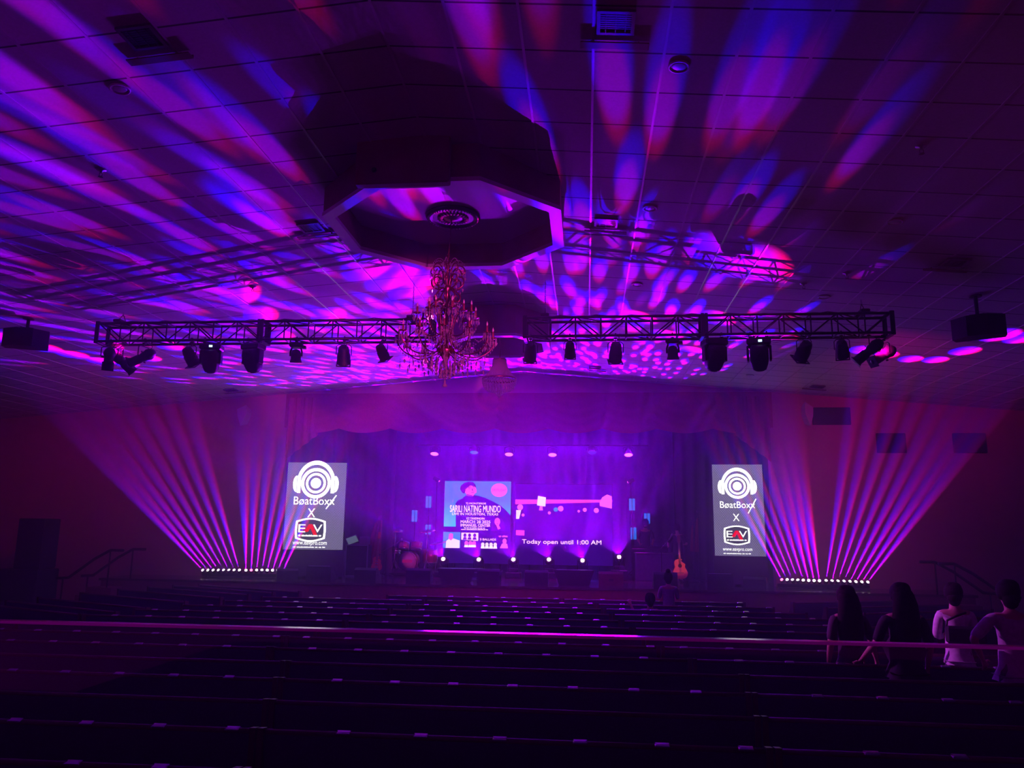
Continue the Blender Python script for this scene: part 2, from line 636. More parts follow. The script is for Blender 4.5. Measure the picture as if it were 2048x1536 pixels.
# ------------------------------------------------------------------ octagonal soffits
def octagon(r_flat):
    R_ = r_flat / math.cos(math.pi / 8)
    return [(R_ * math.cos(math.pi / 8 + k * math.pi / 4), R_ * math.sin(math.pi / 8 + k * math.pi / 4)) for k in range(8)]


def soffit(name, label, y, r_in, zb):
    t = thing(name, label, 'ceiling soffit', (0, y, zb))
    r_out = r_in + 0.13
    mb = MB()
    a, b = octagon(r_in), octagon(r_out)
    top = lambda x: ceil_z(x) - zb - 0.004
    vs, fs = [], []
    for i in range(8):
        vs += [(*b[i], 0.025), (*b[i], top(b[i][0])), (*a[i], 0.025), (*a[i], top(a[i][0]))]
    for i in range(8):
        j = (i + 1) % 8
        fs += [(i * 4, j * 4, j * 4 + 1, i * 4 + 1), (j * 4 + 2, i * 4 + 2, i * 4 + 3, j * 4 + 3), (i * 4, i * 4 + 2, j * 4 + 2, j * 4)]
    mb.add(vs, fs)
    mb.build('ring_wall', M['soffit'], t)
    mb = MB()
    c, d = octagon(r_in - 0.005), octagon(r_out + 0.012)
    vs, fs = [], []
    for i in range(8):
        vs += [(*c[i], 0.0), (*d[i], 0.0), (*d[i], 0.05), (*c[i], 0.05)]
    for i in range(8):
        j = (i + 1) % 8
        for q in range(4):
            w = (q + 1) % 4
            fs.append((i * 4 + q, j * 4 + q, j * 4 + w, i * 4 + w))
    mb.add(vs, fs)
    mb.build('bottom_trim', M['trim'], t)
    mb = MB()
    mb.prism(octagon(r_in + 0.01), 6.50 - zb, 6.52 - zb)
    mb.build('recess_panel', M['trim'], t)
    return t


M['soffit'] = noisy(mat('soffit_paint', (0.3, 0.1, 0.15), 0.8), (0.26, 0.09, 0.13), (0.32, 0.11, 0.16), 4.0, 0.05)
M['bronze'] = mat('dark_bronze', (0.12, 0.08, 0.12), 0.35, 0.7)
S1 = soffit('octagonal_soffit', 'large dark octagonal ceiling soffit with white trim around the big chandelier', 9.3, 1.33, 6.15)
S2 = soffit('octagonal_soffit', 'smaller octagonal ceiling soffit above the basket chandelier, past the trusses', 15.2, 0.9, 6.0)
# flat access box on the near face of the large soffit
mb = MB().box((-0.02, 0, 0), (1.05, 0.12, 0.56), bev=0.012)
t = thing('access_box', 'flat rectangular box mounted on the near face of the large octagonal soffit', 'box', (-0.22, 9.3 - 1.46 - 0.07, 6.37))
mb.build('box_body', M['soffit'], t)
MB().lathe([(0.03, 0), (0.028, 0.02), (0.012, 0.03)], 12, Matrix.Translation((-0.33, -0.06, -0.12)) @ Matrix.Rotation(R(90), 4, 'X')).build('sensor_eye', M['black'], t)

# ceiling medallion over the big chandelier
t = thing('ceiling_medallion', 'round dark ornamental medallion with beaded rings where the big chandelier hangs', 'ceiling medallion', (0, 9.6, 6.497))
MB().lathe([(0.36, 0), (0.365, -0.02), (0.34, -0.045), (0.30, -0.05), (0.285, -0.03), (0.27, -0.03)], 40).build('outer_ring', M['bronze'], t)
MB().lathe([(0.275, -0.005), (0.2, -0.02), (0.16, -0.035), (0.1, -0.04), (0.06, -0.06), (0.01, -0.07)], 40).build('rosette', M['bronze'], t)
mb = MB()
for k in range(48):
    a = 2 * math.pi * k / 48
    mb.ball((0.318 * math.cos(a), 0.318 * math.sin(a), -0.052), 0.012, 6, 4)
mb.build('bead_ring', M['chrome'], t)
mb = MB()
for k in range(24):
    a = 2 * math.pi * k / 24
    M4 = Matrix.Rotation(a, 4, 'Z') @ Matrix.Translation((0.17, 0, -0.04))
    mb.ball((0, 0, 0), 0.045, 6, 4, (1, 0.35, 0.35), M4)
mb.build('petal_ring', M['steel'], t)


def ceil_slope(x):
    return Matrix.Rotation(math.atan(SLOPE) * (1 if x > 0 else -1), 4, 'Y')


# air vents: frame, louvres, deflector
M['vent'] = mat('vent_metal', (0.10, 0.09, 0.10), 0.5, 0.2)
M['deflector'] = mat('deflector', (0.22, 0.10, 0.12), 0.6)


def make_vent():
    t = thing('air_vent', '', 'air vent')
    mb = MB()
    for s in (-1, 1):
        mb.box((s * 0.14, 0, -0.012), (0.03, 0.30, 0.024))
        mb.box((0, s * 0.135, -0.012), (0.25, 0.03, 0.024))
    mb.build('vent_frame', M['vent'], t)
    mb = MB()
    for k in range(9):
        mb.box((0, -0.11 + k * 0.0275, -0.012), (0.25, 0.018, 0.003), Matrix.Translation((0, 0, 0)) @ Matrix.Rotation(0, 4, 'X'))
    mb.box((0, 0, -0.004), (0.25, 0.25, 0.004))
    for x in (-0.08, 0, 0.08):
        mb.box((x, 0, -0.018), (0.006, 0.25, 0.01))
    mb.build('grille', M['black'], t)
    return t


vent0 = make_vent()
md = MB().box((0, 0.27, -0.035), (0.58, 0.09, 0.012), bev=0.004)
for s in (-1, 1):
    md.box((s * 0.2, 0.27, -0.016), (0.01, 0.02, 0.03))
md.box((0, 0.315, -0.022), (0.58, 0.006, 0.035))
md.build('deflector', M['deflector'], vent0)
VENTS = [(285, 70, 'air vent with deflector strip high over the left aisle, above the hall'),
         (1232, 40, 'air vent with deflector strip right of the large soffit, at the top edge'),
         (1212, 443, 'air vent with bright frame just beside the large soffit, right of it'),
         (622, 452, 'air vent half hidden in truss shadow, left of the large soffit'),
         (1910, 522, 'air vent above the hanging speaker on the right'),
         (1190, 734, 'small faint air vent over the stage front, centre right'),
         (1635, 772, 'air vent near the front wall above the right LED panel'),
         (462, 779, 'air vent near the front wall above the left LED panel')]
for i, (px, py, lab) in enumerate(VENTS):
    o = vent0 if i == 0 else copy_tree(vent0)
    p = ray_ceiling(px, py)
    o.matrix_world = Matrix.Translation(p + Vector((0, 0, -0.01))) @ ceil_slope(p.x)
    tag(o, lab, 'air vent', 'air vents in the tiled ceiling')

M['lamp_off'] = mat('frosted_disc', (0.75, 0.72, 0.78), 0.35)
dl = thing('downlight', '', 'downlight')
MB().lathe([(0.095, 0), (0.095, -0.012), (0.08, -0.016), (0.076, -0.006)], 28).build('trim_ring', M['trim'], dl)
MB().lathe([(0.076, -0.004), (0.05, -0.010), (0.004, -0.012)], 28).build('diffuser', M['lamp_off'], dl)
for i, (px, py, lab) in enumerate([
        (1358, 131, 'round ceiling downlight nearest the top, catching a violet streak'),
        (1300, 415, 'round ceiling downlight below the violet streak, above the truss shadow'),
        (1274, 568, 'round ceiling downlight just above the right truss'),
        (1790, 443, 'round ceiling downlight on the dim right side of the ceiling'),
        (1648, 593, 'faint round ceiling downlight above the far end of the right truss'),
        (1553, 682, 'faint round downlight seen below the right truss between two lamps'),
        (240, 176, 'faint round downlight on the left ceiling between purple streaks'),
        (1500, 750, 'faint round downlight close to the valance on the right')]):
    o = dl if i == 0 else copy_tree(dl)
    p = ray_ceiling(px, py)
    o.matrix_world = Matrix.Translation(p + Vector((0, 0, -0.006))) @ ceil_slope(p.x)
    tag(o, lab, 'downlight', 'round ceiling downlights')

sp0 = thing('fire_sprinkler', '', 'fire sprinkler')
MB().lathe([(0.04, 0), (0.038, -0.008), (0.012, -0.012), (0.01, -0.03)], 12).build('escutcheon', M['steel'], sp0)
MB().tube([(-0.012, 0, -0.03), (-0.014, 0, -0.05), (0, 0, -0.06), (0.014, 0, -0.05), (0.012, 0, -0.03)], 0.003, 6).lathe([(0.018, -0.062), (0.02, -0.064)], 12).build('deflector', M['bronze'], sp0)
for i, (px, py, lab) in enumerate([
        (203, 338, 'fire sprinkler among the purple streaks on the left ceiling'),
        (1842, 290, 'fire sprinkler alone on the dim upper right ceiling'),
        (1693, 545, 'fire sprinkler above the right truss shadow'),
        (1607, 566, 'fire sprinkler just above the right truss, near its outer half'),
        (506, 573, 'fire sprinkler above the left truss')]):
    o = sp0 if i == 0 else copy_tree(sp0)
    p = ray_ceiling(px, py)
    o.matrix_world = Matrix.Translation(p + Vector((0, 0, -0.006))) @ Matrix.Scale(1.4, 4)
    tag(o, lab, 'fire sprinkler', 'ceiling fire sprinklers')


# hanging loudspeakers
def hanging_speaker(px, py, pole_px, Y, rz, label):
    c = at(px, py, Y)
    t = thing('hanging_speaker', label, 'loudspeaker', c, rz)
    poly = [(-0.33, 0.16), (0.33, 0.16), (0.36, -0.02), (0.14, -0.2), (-0.14, -0.2), (-0.36, -0.02)]
    MB().prism([(x, y) for x, y in poly], -0.16, 0.16).build('cabinet', M['black_plastic'], t)
    mb = MB()
    mb.box((0, -0.204, 0), (0.26, 0.008, 0.28))
    mb.build('grille', M['black'], t)
    h = ceil_z(c.x) - c.z
    MB().tube([(0, 0, 0.15), (0, 0, h - 0.01)], 0.028, 12).lathe([(0.09, h - 0.03), (0.09, h - 0.012)], 16).build('ceiling_pole', M['black'], t)
    MB().box((0, 0, 0.18), (0.2, 0.12, 0.04)).tube([(-0.2, 0, 0.165), (0.2, 0, 0.165)], 0.015, 8).build('mount_bracket', M['black'], t)
    return t


hanging_speaker(52, 678, 57, 12.4, R(25), 'black loudspeaker hanging on a pole left of the left truss')
hanging_speaker(1957, 655, 1951, 12.0, R(-30), 'black loudspeaker hanging on a pole right of the right truss')
# ------------------------------------------------------------------ chandeliers
def crystal_mat():
    m = bpy.data.materials.new('crystal')
    m.use_nodes = True
    nt = m.node_tree
    nt.nodes.remove(nt.nodes['Principled BSDF'])
    tr = node(nt, 'ShaderNodeBsdfTranslucent'); tr.inputs[0].default_value = (0.95, 0.8, 0.9, 1)
    df = node(nt, 'ShaderNodeBsdfDiffuse'); df.inputs[0].default_value = (0.9, 0.75, 0.85, 1)
    gl = node(nt, 'ShaderNodeBsdfGlossy'); gl.inputs['Roughness'].default_value = 0.12
    m1 = node(nt, 'ShaderNodeMixShader'); m1.inputs[0].default_value = 0.4
    m2 = node(nt, 'ShaderNodeMixShader'); m2.inputs[0].default_value = 0.35
    link(nt, tr.outputs[0], m1.inputs[1]); link(nt, df.outputs[0], m1.inputs[2])
    link(nt, m1.outputs[0], m2.inputs[1]); link(nt, gl.outputs[0], m2.inputs[2])
    link(nt, m2.outputs[0], nt.nodes['Material Output'].inputs[0])
    return m


M['crystal'] = crystal_mat()
M['gilt'] = mat('chandelier_metal', (0.30, 0.08, 0.13), 0.3, 0.8)
M['candle'] = mat('candle_sleeve', (0.28, 0.05, 0.08), 0.5)
M['bulb'] = mat('clear_bulb', (0.9, 0.8, 0.9), 0.1, 0.1, spec=1.0)


def scroll(cx, cz, r, a0, a1, n=12, shrink=0.5):
    pts = []
    for i in range(n + 1):
        t = i / n
        a = a0 + (a1 - a0) * t
        rr = r * (1 - shrink * t)
        pts.append((cx + rr * math.cos(a), 0, cz + rr * math.sin(a)))
    return pts


def spline(ctrl, n=6):
    P = [Vector(p) for p in ctrl]
    P = [2 * P[0] - P[1]] + P + [2 * P[-1] - P[-2]]
    out = []
    for i in range(1, len(P) - 2):
        for k in range(n):
            t = k / n
            a, b, c, d = P[i - 1], P[i], P[i + 1], P[i + 2]
            out.append(0.5 * ((2 * b) + (c - a) * t + (2 * a - 5 * b + 4 * c - d) * t * t + (3 * b - a - 3 * c + d) * t ** 3))
    out.append(P[-2])
    return out


CH = Vector((0, 9.45, 0))
ch = thing('crystal_chandelier', 'large three-tier crystal chandelier with candle arms hanging from the big soffit', 'chandelier', (-0.02, 9.45, 4.14))
# z in metres above the lowest pendant
MB().tube([(0, 0, 1.72), (0, 0.15, 2.32)], 0.006, 6).build('suspension_rod', M['gilt'], ch)
mb = MB()
for k in range(3):
    M4 = Matrix.Translation((0, 0, 1.66 + k * 0.045)) @ Matrix.Rotation(R(90) * (k % 2), 4, 'Z') @ Matrix.Rotation(R(90), 4, 'X')
    mb.tube([(0.016 * math.cos(q * math.pi / 6), 0.03 * math.sin(q * math.pi / 6), 0) for q in range(12)], 0.004, 5, True, M4)
mb.build('chain', M['gilt'], ch)
MB().lathe([(0.012, 1.66), (0.03, 1.6), (0.014, 1.55), (0.014, 1.36), (0.045, 1.33), (0.06, 1.29), (0.02, 1.25), (0.015, 1.1), (0.04, 1.06), (0.05, 1.0),
            (0.02, 0.94), (0.018, 0.62), (0.05, 0.55), (0.11, 0.5), (0.12, 0.46), (0.06, 0.4), (0.03, 0.34), (0.01, 0.28)], 20).build('stem', M['gilt'], ch)


def ring_of(n, fn, name, m, parent, off=0.0):
    first = None
    out = []
    for k in range(n):
        if first is None:
            first = fn().build(name, m, parent)
            o = first
        else:
            o = first.copy()
            COL.objects.link(o)
        o.matrix_basis = Matrix.Rotation(2 * math.pi * k / n + off, 4, 'Z')
        out.append(o)
    return out


# crown: scrolls with bead swags
def crown_mb():
    mb = MB()
    mb.tube(spline([(0.02, 0, 1.30), (0.06, 0, 1.42), (0.07, 0, 1.52), (0.13, 0, 1.60), (0.2, 0, 1.58), (0.225, 0, 1.52), (0.19, 0, 1.49), (0.165, 0, 1.53)]), 0.009, 6)
    mb.tube(spline([(0.05, 0, 1.30), (0.12, 0, 1.29), (0.2, 0, 1.34), (0.2, 0, 1.43), (0.13, 0, 1.46), (0.1, 0, 1.41), (0.14, 0, 1.38)]), 0.010, 6)
    mb.tube(spline([(0.05, 0, 1.30), (0.11, 0, 1.26), (0.17, 0, 1.19), (0.15, 0, 1.12), (0.1, 0, 1.13), (0.1, 0, 1.18)]), 0.010, 6)
    return mb


def crown_bead():
    mb = MB()
    for i in range(11):
        t = i / 10
        x = 0.03 + 0.2 * t
        z = 1.62 - 0.02 * t - 0.07 * math.sin(math.pi * t) * -1
        mb.gem((x, 0, z), 0.006, 0.016, 4)
    for i in range(4):
        mb.gem((0.228, 0, 1.53 - i * 0.022), 0.007, 0.02, 4)
    mb.gem((0.228, 0, 1.43), 0.011, 0.05, 5)
    mb.gem((0.2, 0, 1.28), 0.01, 0.05, 5)
    mb.gem((0.165, 0, 1.06), 0.01, 0.05, 5)
    for i in range(8):
        a = math.pi / 4 * i / 7
        mb.gem((0.21 * math.cos(a), 0.21 * math.sin(a), 1.50 - 0.05 * math.sin(4 * a)), 0.006, 0.014, 4)
    return mb


ring_of(8, crown_mb, 'crown_scroll', M['gilt'], ch)
ring_of(8, crown_bead, 'crown_beads', M['crystal'], ch)


def rib_mb():
    return MB().tube(spline([(0.03, 0, 1.08), (0.07, 0, 1.02), (0.12, 0, 0.96), (0.1, 0, 0.82), (0.06, 0, 0.68), (0.1, 0, 0.56), (0.17, 0, 0.48)]), 0.009, 6)


ring_of(8, rib_mb, 'body_rib', M['gilt'], ch, R(10))


def rib_beads():
    mb = MB()
    for i in range(26):
        t = i / 25
        z = 1.0 - 0.5 * t
        x = 0.15 - 0.09 * math.sin(math.pi * t) + 0.05 * t
        mb.gem((x, 0, z), 0.0065, 0.017, 4)
    return mb


ring_of(12, rib_beads, 'bead_string', M['crystal'], ch, R(4))


def make_arm(ctrl, rt, zt, n, off, parent, drops, candle_h):
    """n copies of an arm; each carries candle, bulb and pan with drops as sub-parts"""
    arm_me = MB().tube(spline(ctrl), 0.0085, 6)
    pan = MB().lathe([(0.008, zt - 0.01), (0.045, zt), (0.05, zt + 0.012), (0.02, zt + 0.004)], 14, Matrix.Translation((rt, 0, 0)))
    can = MB().lathe([(0.013, zt), (0.013, zt + candle_h)], 10, Matrix.Translation((rt, 0, 0)))
    bul = MB().lathe([(0.006, zt + candle_h), (0.013, zt + candle_h + 0.02), (0.011, zt + candle_h + 0.035), (0.001, zt + candle_h + 0.065)], 10, Matrix.Translation((rt, 0, 0)))
    dr = MB()
    for k in range(8):
        a = 2 * math.pi * k / 8
        x, y = rt + 0.047 * math.cos(a), 0.047 * math.sin(a)
        dr.gem((x, y, zt - 0.012), 0.006, 0.016, 4)
        dr.gem((x, y, zt - 0.032), 0.006, 0.018, 4)
        dr.gem((x, y, zt - 0.06), 0.010, 0.05 + 0.01 * (k % 2), 5)
    pts = spline(ctrl)
    for i in range(4, len(pts), 2):
        p = pts[i]
        dr.gem((p.x, 0.0, p.z - 0.03), 0.007, 0.03, 4)
    for j in range(drops):
        x = rt * (0.35 + 0.6 * j / max(1, drops - 1))
        zz = min(p.z for p in pts if abs(p.x - x) < 0.06 * 3) - 0.05
        dr.gem((x, 0.01, zz), 0.006, 0.016, 4)
        dr.gem((x, 0.01, zz - 0.03), 0.008, 0.02, 4)
        dr.gem((x, 0.01, zz - 0.075), 0.012, 0.07, 5)
    base = None
    for k in range(n):
        M4 = Matrix.Rotation(2 * math.pi * k / n + off, 4, 'Z')
        if base is None:
            a = arm_me.build('arm', M['gilt'], parent)
            subs = [pan.build('drip_pan', M['gilt'], a), can.build('candle', M['candle'], a), bul.build('bulb', M['bulb'], a), dr.build('crystal_drops', M['crystal'], a)]
            base = (a, subs)
        else:
            a = base[0].copy()
            COL.objects.link(a)
            for s in base[1]:
                c = s.copy()
                COL.objects.link(c)
                c.parent = a
        a.matrix_basis = M4


make_arm([(0.04, 0, 0.52), (0.14, 0, 0.44), (0.27, 0, 0.40), (0.42, 0, 0.40), (0.54, 0, 0.46), (0.61, 0, 0.56), (0.60, 0, 0.63)], 0.60, 0.645, 12, R(8), ch, 4, 0.085)
make_arm([(0.05, 0, 0.72), (0.12, 0, 0.66), (0.22, 0, 0.66), (0.32, 0, 0.72), (0.385, 0, 0.82), (0.38, 0, 0.92)], 0.38, 0.935, 8, R(20), ch, 2, 0.09)
make_arm([(0.03, 0, 0.98), (0.07, 0, 1.1), (0.14, 0, 1.13), (0.21, 0, 1.08), (0.225, 0, 0.99), (0.2, 0, 0.95), (0.22, 0, 0.985)], 0.22, 1.0, 6, R(0), ch, 1, 0.09)


def swag_mb():
    mb = MB()
    a1 = 2 * math.pi / 12
    for i in range(15):
        t = i / 14
        a = a1 * t
        z = 0.63 - 0.12 * math.sin(math.pi * t)
        mb.gem((0.58 * math.cos(a), 0.58 * math.sin(a), z), 0.0065, 0.017, 4)
    for i in range(15):
        t = i / 14
        x = 0.10 + 0.48 * t
        z = 0.62 - 0.13 * math.sin(math.pi * t)
        mb.gem((x, 0, z), 0.0065, 0.017, 4)
    return mb


ring_of(12, swag_mb, 'bead_swag', M['crystal'], ch, R(8))


def pend_mb():
    mb = MB()
    for rr, z, q in ((0.07, 0.20, 0), (0.12, 0.24, 0.5), (0.17, 0.29, 0), (0.22, 0.33, 0.5), (0.28, 0.35, 0.2)):
        a = q * 2 * math.pi / 12
        x, y = rr * math.cos(a), rr * math.sin(a)
        for i in range(3):
            mb.gem((x, y, z + 0.04 + i * 0.022), 0.006, 0.016, 4)
        mb.gem((x, y, z), 0.013, 0.085, 5)
        mb.ball((x, y, z - 0.075), 0.013, 6, 5)
    return mb


ring_of(12, pend_mb, 'pendant_cluster', M['crystal'], ch)
mb = MB()
for i in range(6):
    mb.gem((0, 0, 0.26 - i * 0.028), 0.009, 0.024, 5)
mb.lathe([(0.006, 0.1), (0.016, 0.07), (0.012, 0.05), (0.03, 0.03), (0.032, 0.018), (0.02, 0.003), (0.004, 0.0)], 10)
mb.build('bottom_finial', M['crystal'], ch)

# basket chandelier
c2 = at(996, 795, 15.2)
bc = thing('basket_chandelier', 'smaller basket-shaped crystal chandelier hanging behind the large one', 'chandelier', (0.02, 15.2, c2.z))
MB().tube([(0, 0, 0.78), (0, 0, 6.49 - c2.z)], 0.01, 6).build('suspension_rod', M['gilt'], bc)
MB().lathe([(0.13, 0.80), (0.14, 0.79), (0.14, 0.76), (0.12, 0.75)], 24).lathe([(0.34, 0.40), (0.355, 0.395), (0.355, 0.36), (0.34, 0.355), (0.34, 0.40)], 32, caps=False).build('frame_ring', M['gilt'], bc)
for nm, prof, rows in (('crystal_crown', lambda t: (0.13 + 0.21 * t ** 2.2, 0.76 - 0.37 * t), 18), ('crystal_basket', lambda t: (0.345 * math.cos(t * 1.25) ** 0.9, 0.36 - 0.24 * math.sin(t * 1.57)), 11)):
    mb = MB()
    for i in range(rows):
        r_, z_ = prof(i / (rows - 1))
        n = 44 if nm == 'crystal_crown' else max(10, int(r_ * 100))
        for k in range(n):
            a = 2 * math.pi * (k + 0.5 * (i % 2)) / n
            mb.gem((r_ * math.cos(a), r_ * math.sin(a), z_), 0.013, 0.03, 4)
    mb.build(nm, M['crystal'], bc)
mb = MB()
for rr, z, n in ((0.10, 0.12, 12), (0.075, 0.09, 10), (0.05, 0.06, 8), (0.02, 0.04, 5)):
    for k in range(n):
        a = 2 * math.pi * k / n
        mb.gem((rr * math.cos(a), rr * math.sin(a), z), 0.01, 0.04, 4)
mb.gem((0, 0, 0.02), 0.02, 0.05, 6)
mb.build('crystal_tip', M['crystal'], bc)
# ------------------------------------------------------------------ trusses
TY = 12.4


def truss(x0, x1, zt, zb, y, label, side):
    t = thing('lighting_truss', label, 'lighting truss', (x0, y, zb))
    L, H, D = x1 - x0, zt - zb, 0.3
    mid = L * 0.5
    for nm, (yy, zz) in (('front_top_chord', (0, H)), ('front_bottom_chord', (0, 0)), ('rear_top_chord', (D, H)), ('rear_bottom_chord', (D, 0))):
        MB().tube([(0, yy, zz), (L, yy, zz)], 0.024, 10).build('chord', M['truss'], t)
    n = 14
    for yy in (0, D):
        mb = MB()
        for k in range(n + 1):
            x = L * k / n
            mb.tube([(x, yy, 0), (x, yy, H)], 0.012, 6)
            if k < n:
                a, b = (0, H) if k % 2 else (H, 0)
                mb.tube([(x + 0.02, yy, a), (x + L / n - 0.02, yy, b)], 0.012, 6)
        mb.build('lattice', M['truss'], t)
    for zz in (0, H):
        mb = MB()
        for k in range(n + 1):
            x = L * k / n
            mb.tube([(x, 0, zz), (x, D, zz)], 0.012, 6)
            if k < n and k % 2 == 0:
                mb.tube([(x + 0.05, 0, zz), (x + L / n, D, zz)], 0.012, 6)
        mb.build('lattice', M['truss'], t)
    for x in (0.0, mid, L):
        mb = MB()
        for dx in (-0.03, 0.03) if x == mid else (0.0,):
            for s in ((0, H / 2, 0.09, H + .05), ) if False else ():
                pass
            mb.box((x + dx, -0.012, H / 2), (0.07 if x != mid else 0.05, 0.02, H + 0.07))
            mb.box((x + dx, D + 0.012, H / 2), (0.07 if x != mid else 0.05, 0.02, H + 0.07))
            mb.box((x + dx, D / 2, H + 0.03), (0.05, D + .05, 0.014))
            mb.box((x + dx, D / 2, -0.03), (0.05, D + .05, 0.014))
        mb.build('joint_plate' if x == mid else 'end_plate', M['black'], t)
    # cable lying along the top chord
    pts = [(L * k / 30, 0.05 + 0.03 * math.sin(k * 1.7), H + 0.03 + 0.012 * math.sin(k * 2.3)) for k in range(31)]
    MB().tube(pts, 0.008, 6).build('power_cable', M['black'], t)
    # hoist chains to the ceiling
    for hx in ((L - 0.35, 0.35) if side < 0 else (0.33, L - 0.4)):
        h = ceil_z(x0 + hx) - zb
        g = MB()
        g.box((hx, D / 2, H + 0.05), (0.14, 0.36, 0.05), bev=0.01)
        for yy in (0.02, D - 0.02):
            g.tube([(hx, yy, H + 0.05), (hx, D / 2, H + 0.2)], 0.006, 6)
        g.build('lifting_bracket', M['black'], t)
        g = MB()
        links = int((h - H - 0.2) / 0.035)
        for k in range(links):
            M4 = Matrix.Translation((hx, D / 2, H + 0.2 + (k + 0.5) * 0.035)) @ Matrix.Rotation(R(90) * (k % 2), 4, 'Z') @ Matrix.Rotation(R(90), 4, 'X')
            g.tube([(0.010 * math.cos(q * math.pi / 4), 0.024 * math.sin(q * math.pi / 4), 0) for q in range(8)], 0.004, 4, True, M4)
        g.build('hoist_chain', M['steel'], t)
    return t


a_, b_ = at(197, 645, TY), at(862, 638, TY)
LT = dict(x0=a_.x, x1=b_.x, zt=(a_.z + b_.z) / 2 - 0.01)
c_ = at(500, 679, TY)
LT['zb'] = c_.z
truss(LT['x0'], LT['x1'], LT['zt'], LT['zb'], TY, 'black box truss hung across the left half of the hall, carrying eight lamps', -1)
a_, b_ = at(1050, 638, TY), at(1783, 626, TY)
RT = dict(x0=a_.x, x1=b_.x, zt=LT['zt'])
RT['zb'] = LT['zb']
truss(RT['x0'], RT['x1'], RT['zt'], RT['zb'], TY, 'black box truss hung across the right half of the hall, carrying ten lamps', 1)
TB = LT['zb'] - 0.024
print('truss', LT, RT)

# ------------------------------------------------------------------ fixtures
M['lens'] = mat('dark_lens', (0.03, 0.03, 0.05), 0.08, 0.0, spec=1.0)
M['display'] = mat('status_display', (0.1, 0.2, 0.4), 0.3, emit=(0.45, 0.7, 1.0), estr=2.5)
M['gel'] = mat('gel_frame', (0.05, 0.04, 0.05), 0.4)


def clamp_mb(w=0.05):
    mb = MB()
    mb.tube([(0, 0.033 * math.cos(q * math.pi / 6), 0.024 + 0.033 * math.sin(q * math.pi / 6)) for q in range(-1, 8)], 0.011, 6)
    mb.box((0, 0, -0.03), (w, 0.05, 0.03))
    mb.tube([(0, 0, -0.045), (0, 0, -0.08)], 0.008, 6)
    return mb


def par_can(tilt, rz=0.0, size=1.0, name='par_can'):
    """can on a yoke; origin at the truss chord; the mouth points toward +y and down by tilt"""
    t = thing(name, '', 'stage lamp')
    clamp_mb().build('clamp', M['black'], t)
    S = Matrix.Scale(size, 4)
    w = 0.125
    MB().tube([(-w, 0, -0.27), (-w, 0, -0.12), (-w * 0.7, 0, -0.085), (w * 0.7, 0, -0.085), (w, 0, -0.12), (w, 0, -0.27)], 0.008, 6, M4=S).build('yoke', M['black'], t)
    M4 = S @ Matrix.Translation((0, 0, -0.27)) @ Matrix.Rotation(R(-90 - tilt), 4, 'X')
    prof = [(0.02, -0.17), (0.07, -0.165), (0.085, -0.14), (0.085, -0.11), (0.095, -0.10), (0.095, -0.04), (0.105, -0.03), (0.105, 0.13), (0.115, 0.135), (0.115, 0.15), (0.098, 0.15), (0.095, 0.1), (0.005, 0.09)]
    mb = MB().lathe(prof, 20, M4)
    for k in range(6):
        mb.lathe([(0.108, -0.02 + k * 0.022), (0.112, -0.018 + k * 0.022), (0.108, -0.014 + k * 0.022)], 20, M4, caps=False)
    mb.build('can_body', M['black_plastic'], t)
    mb = MB().box((0, 0, 0), (0.24, 0.24, 0.012), M4 @ Matrix.Translation((0, 0, 0.152)) @ Matrix.Identity(4))
    mb2 = MB()
    for s in (-1, 1):
        mb2.box((s * 0.11, 0, 0.156), (0.02, 0.24, 0.012), M4)
        mb2.box((0, s * 0.11, 0.156), (0.2, 0.02, 0.012), M4)
    mb2.build('gel_frame', M['gel'], t)
    MB().lathe([(0.01, 0.10), (0.093, 0.11), (0.093, 0.112)], 20, M4).build('lens', M['lens'], t)
    MB().tube([S @ Vector((0, -0.1, -0.25)), S @ Vector((0.04, -0.16, -0.15)), (0.05, -0.05, -0.01), (0.12, 0.02, 0.03)], 0.006, 5).build('power_cable', M['black'], t)
    t.rotation_euler = (0, 0, rz)
    return t


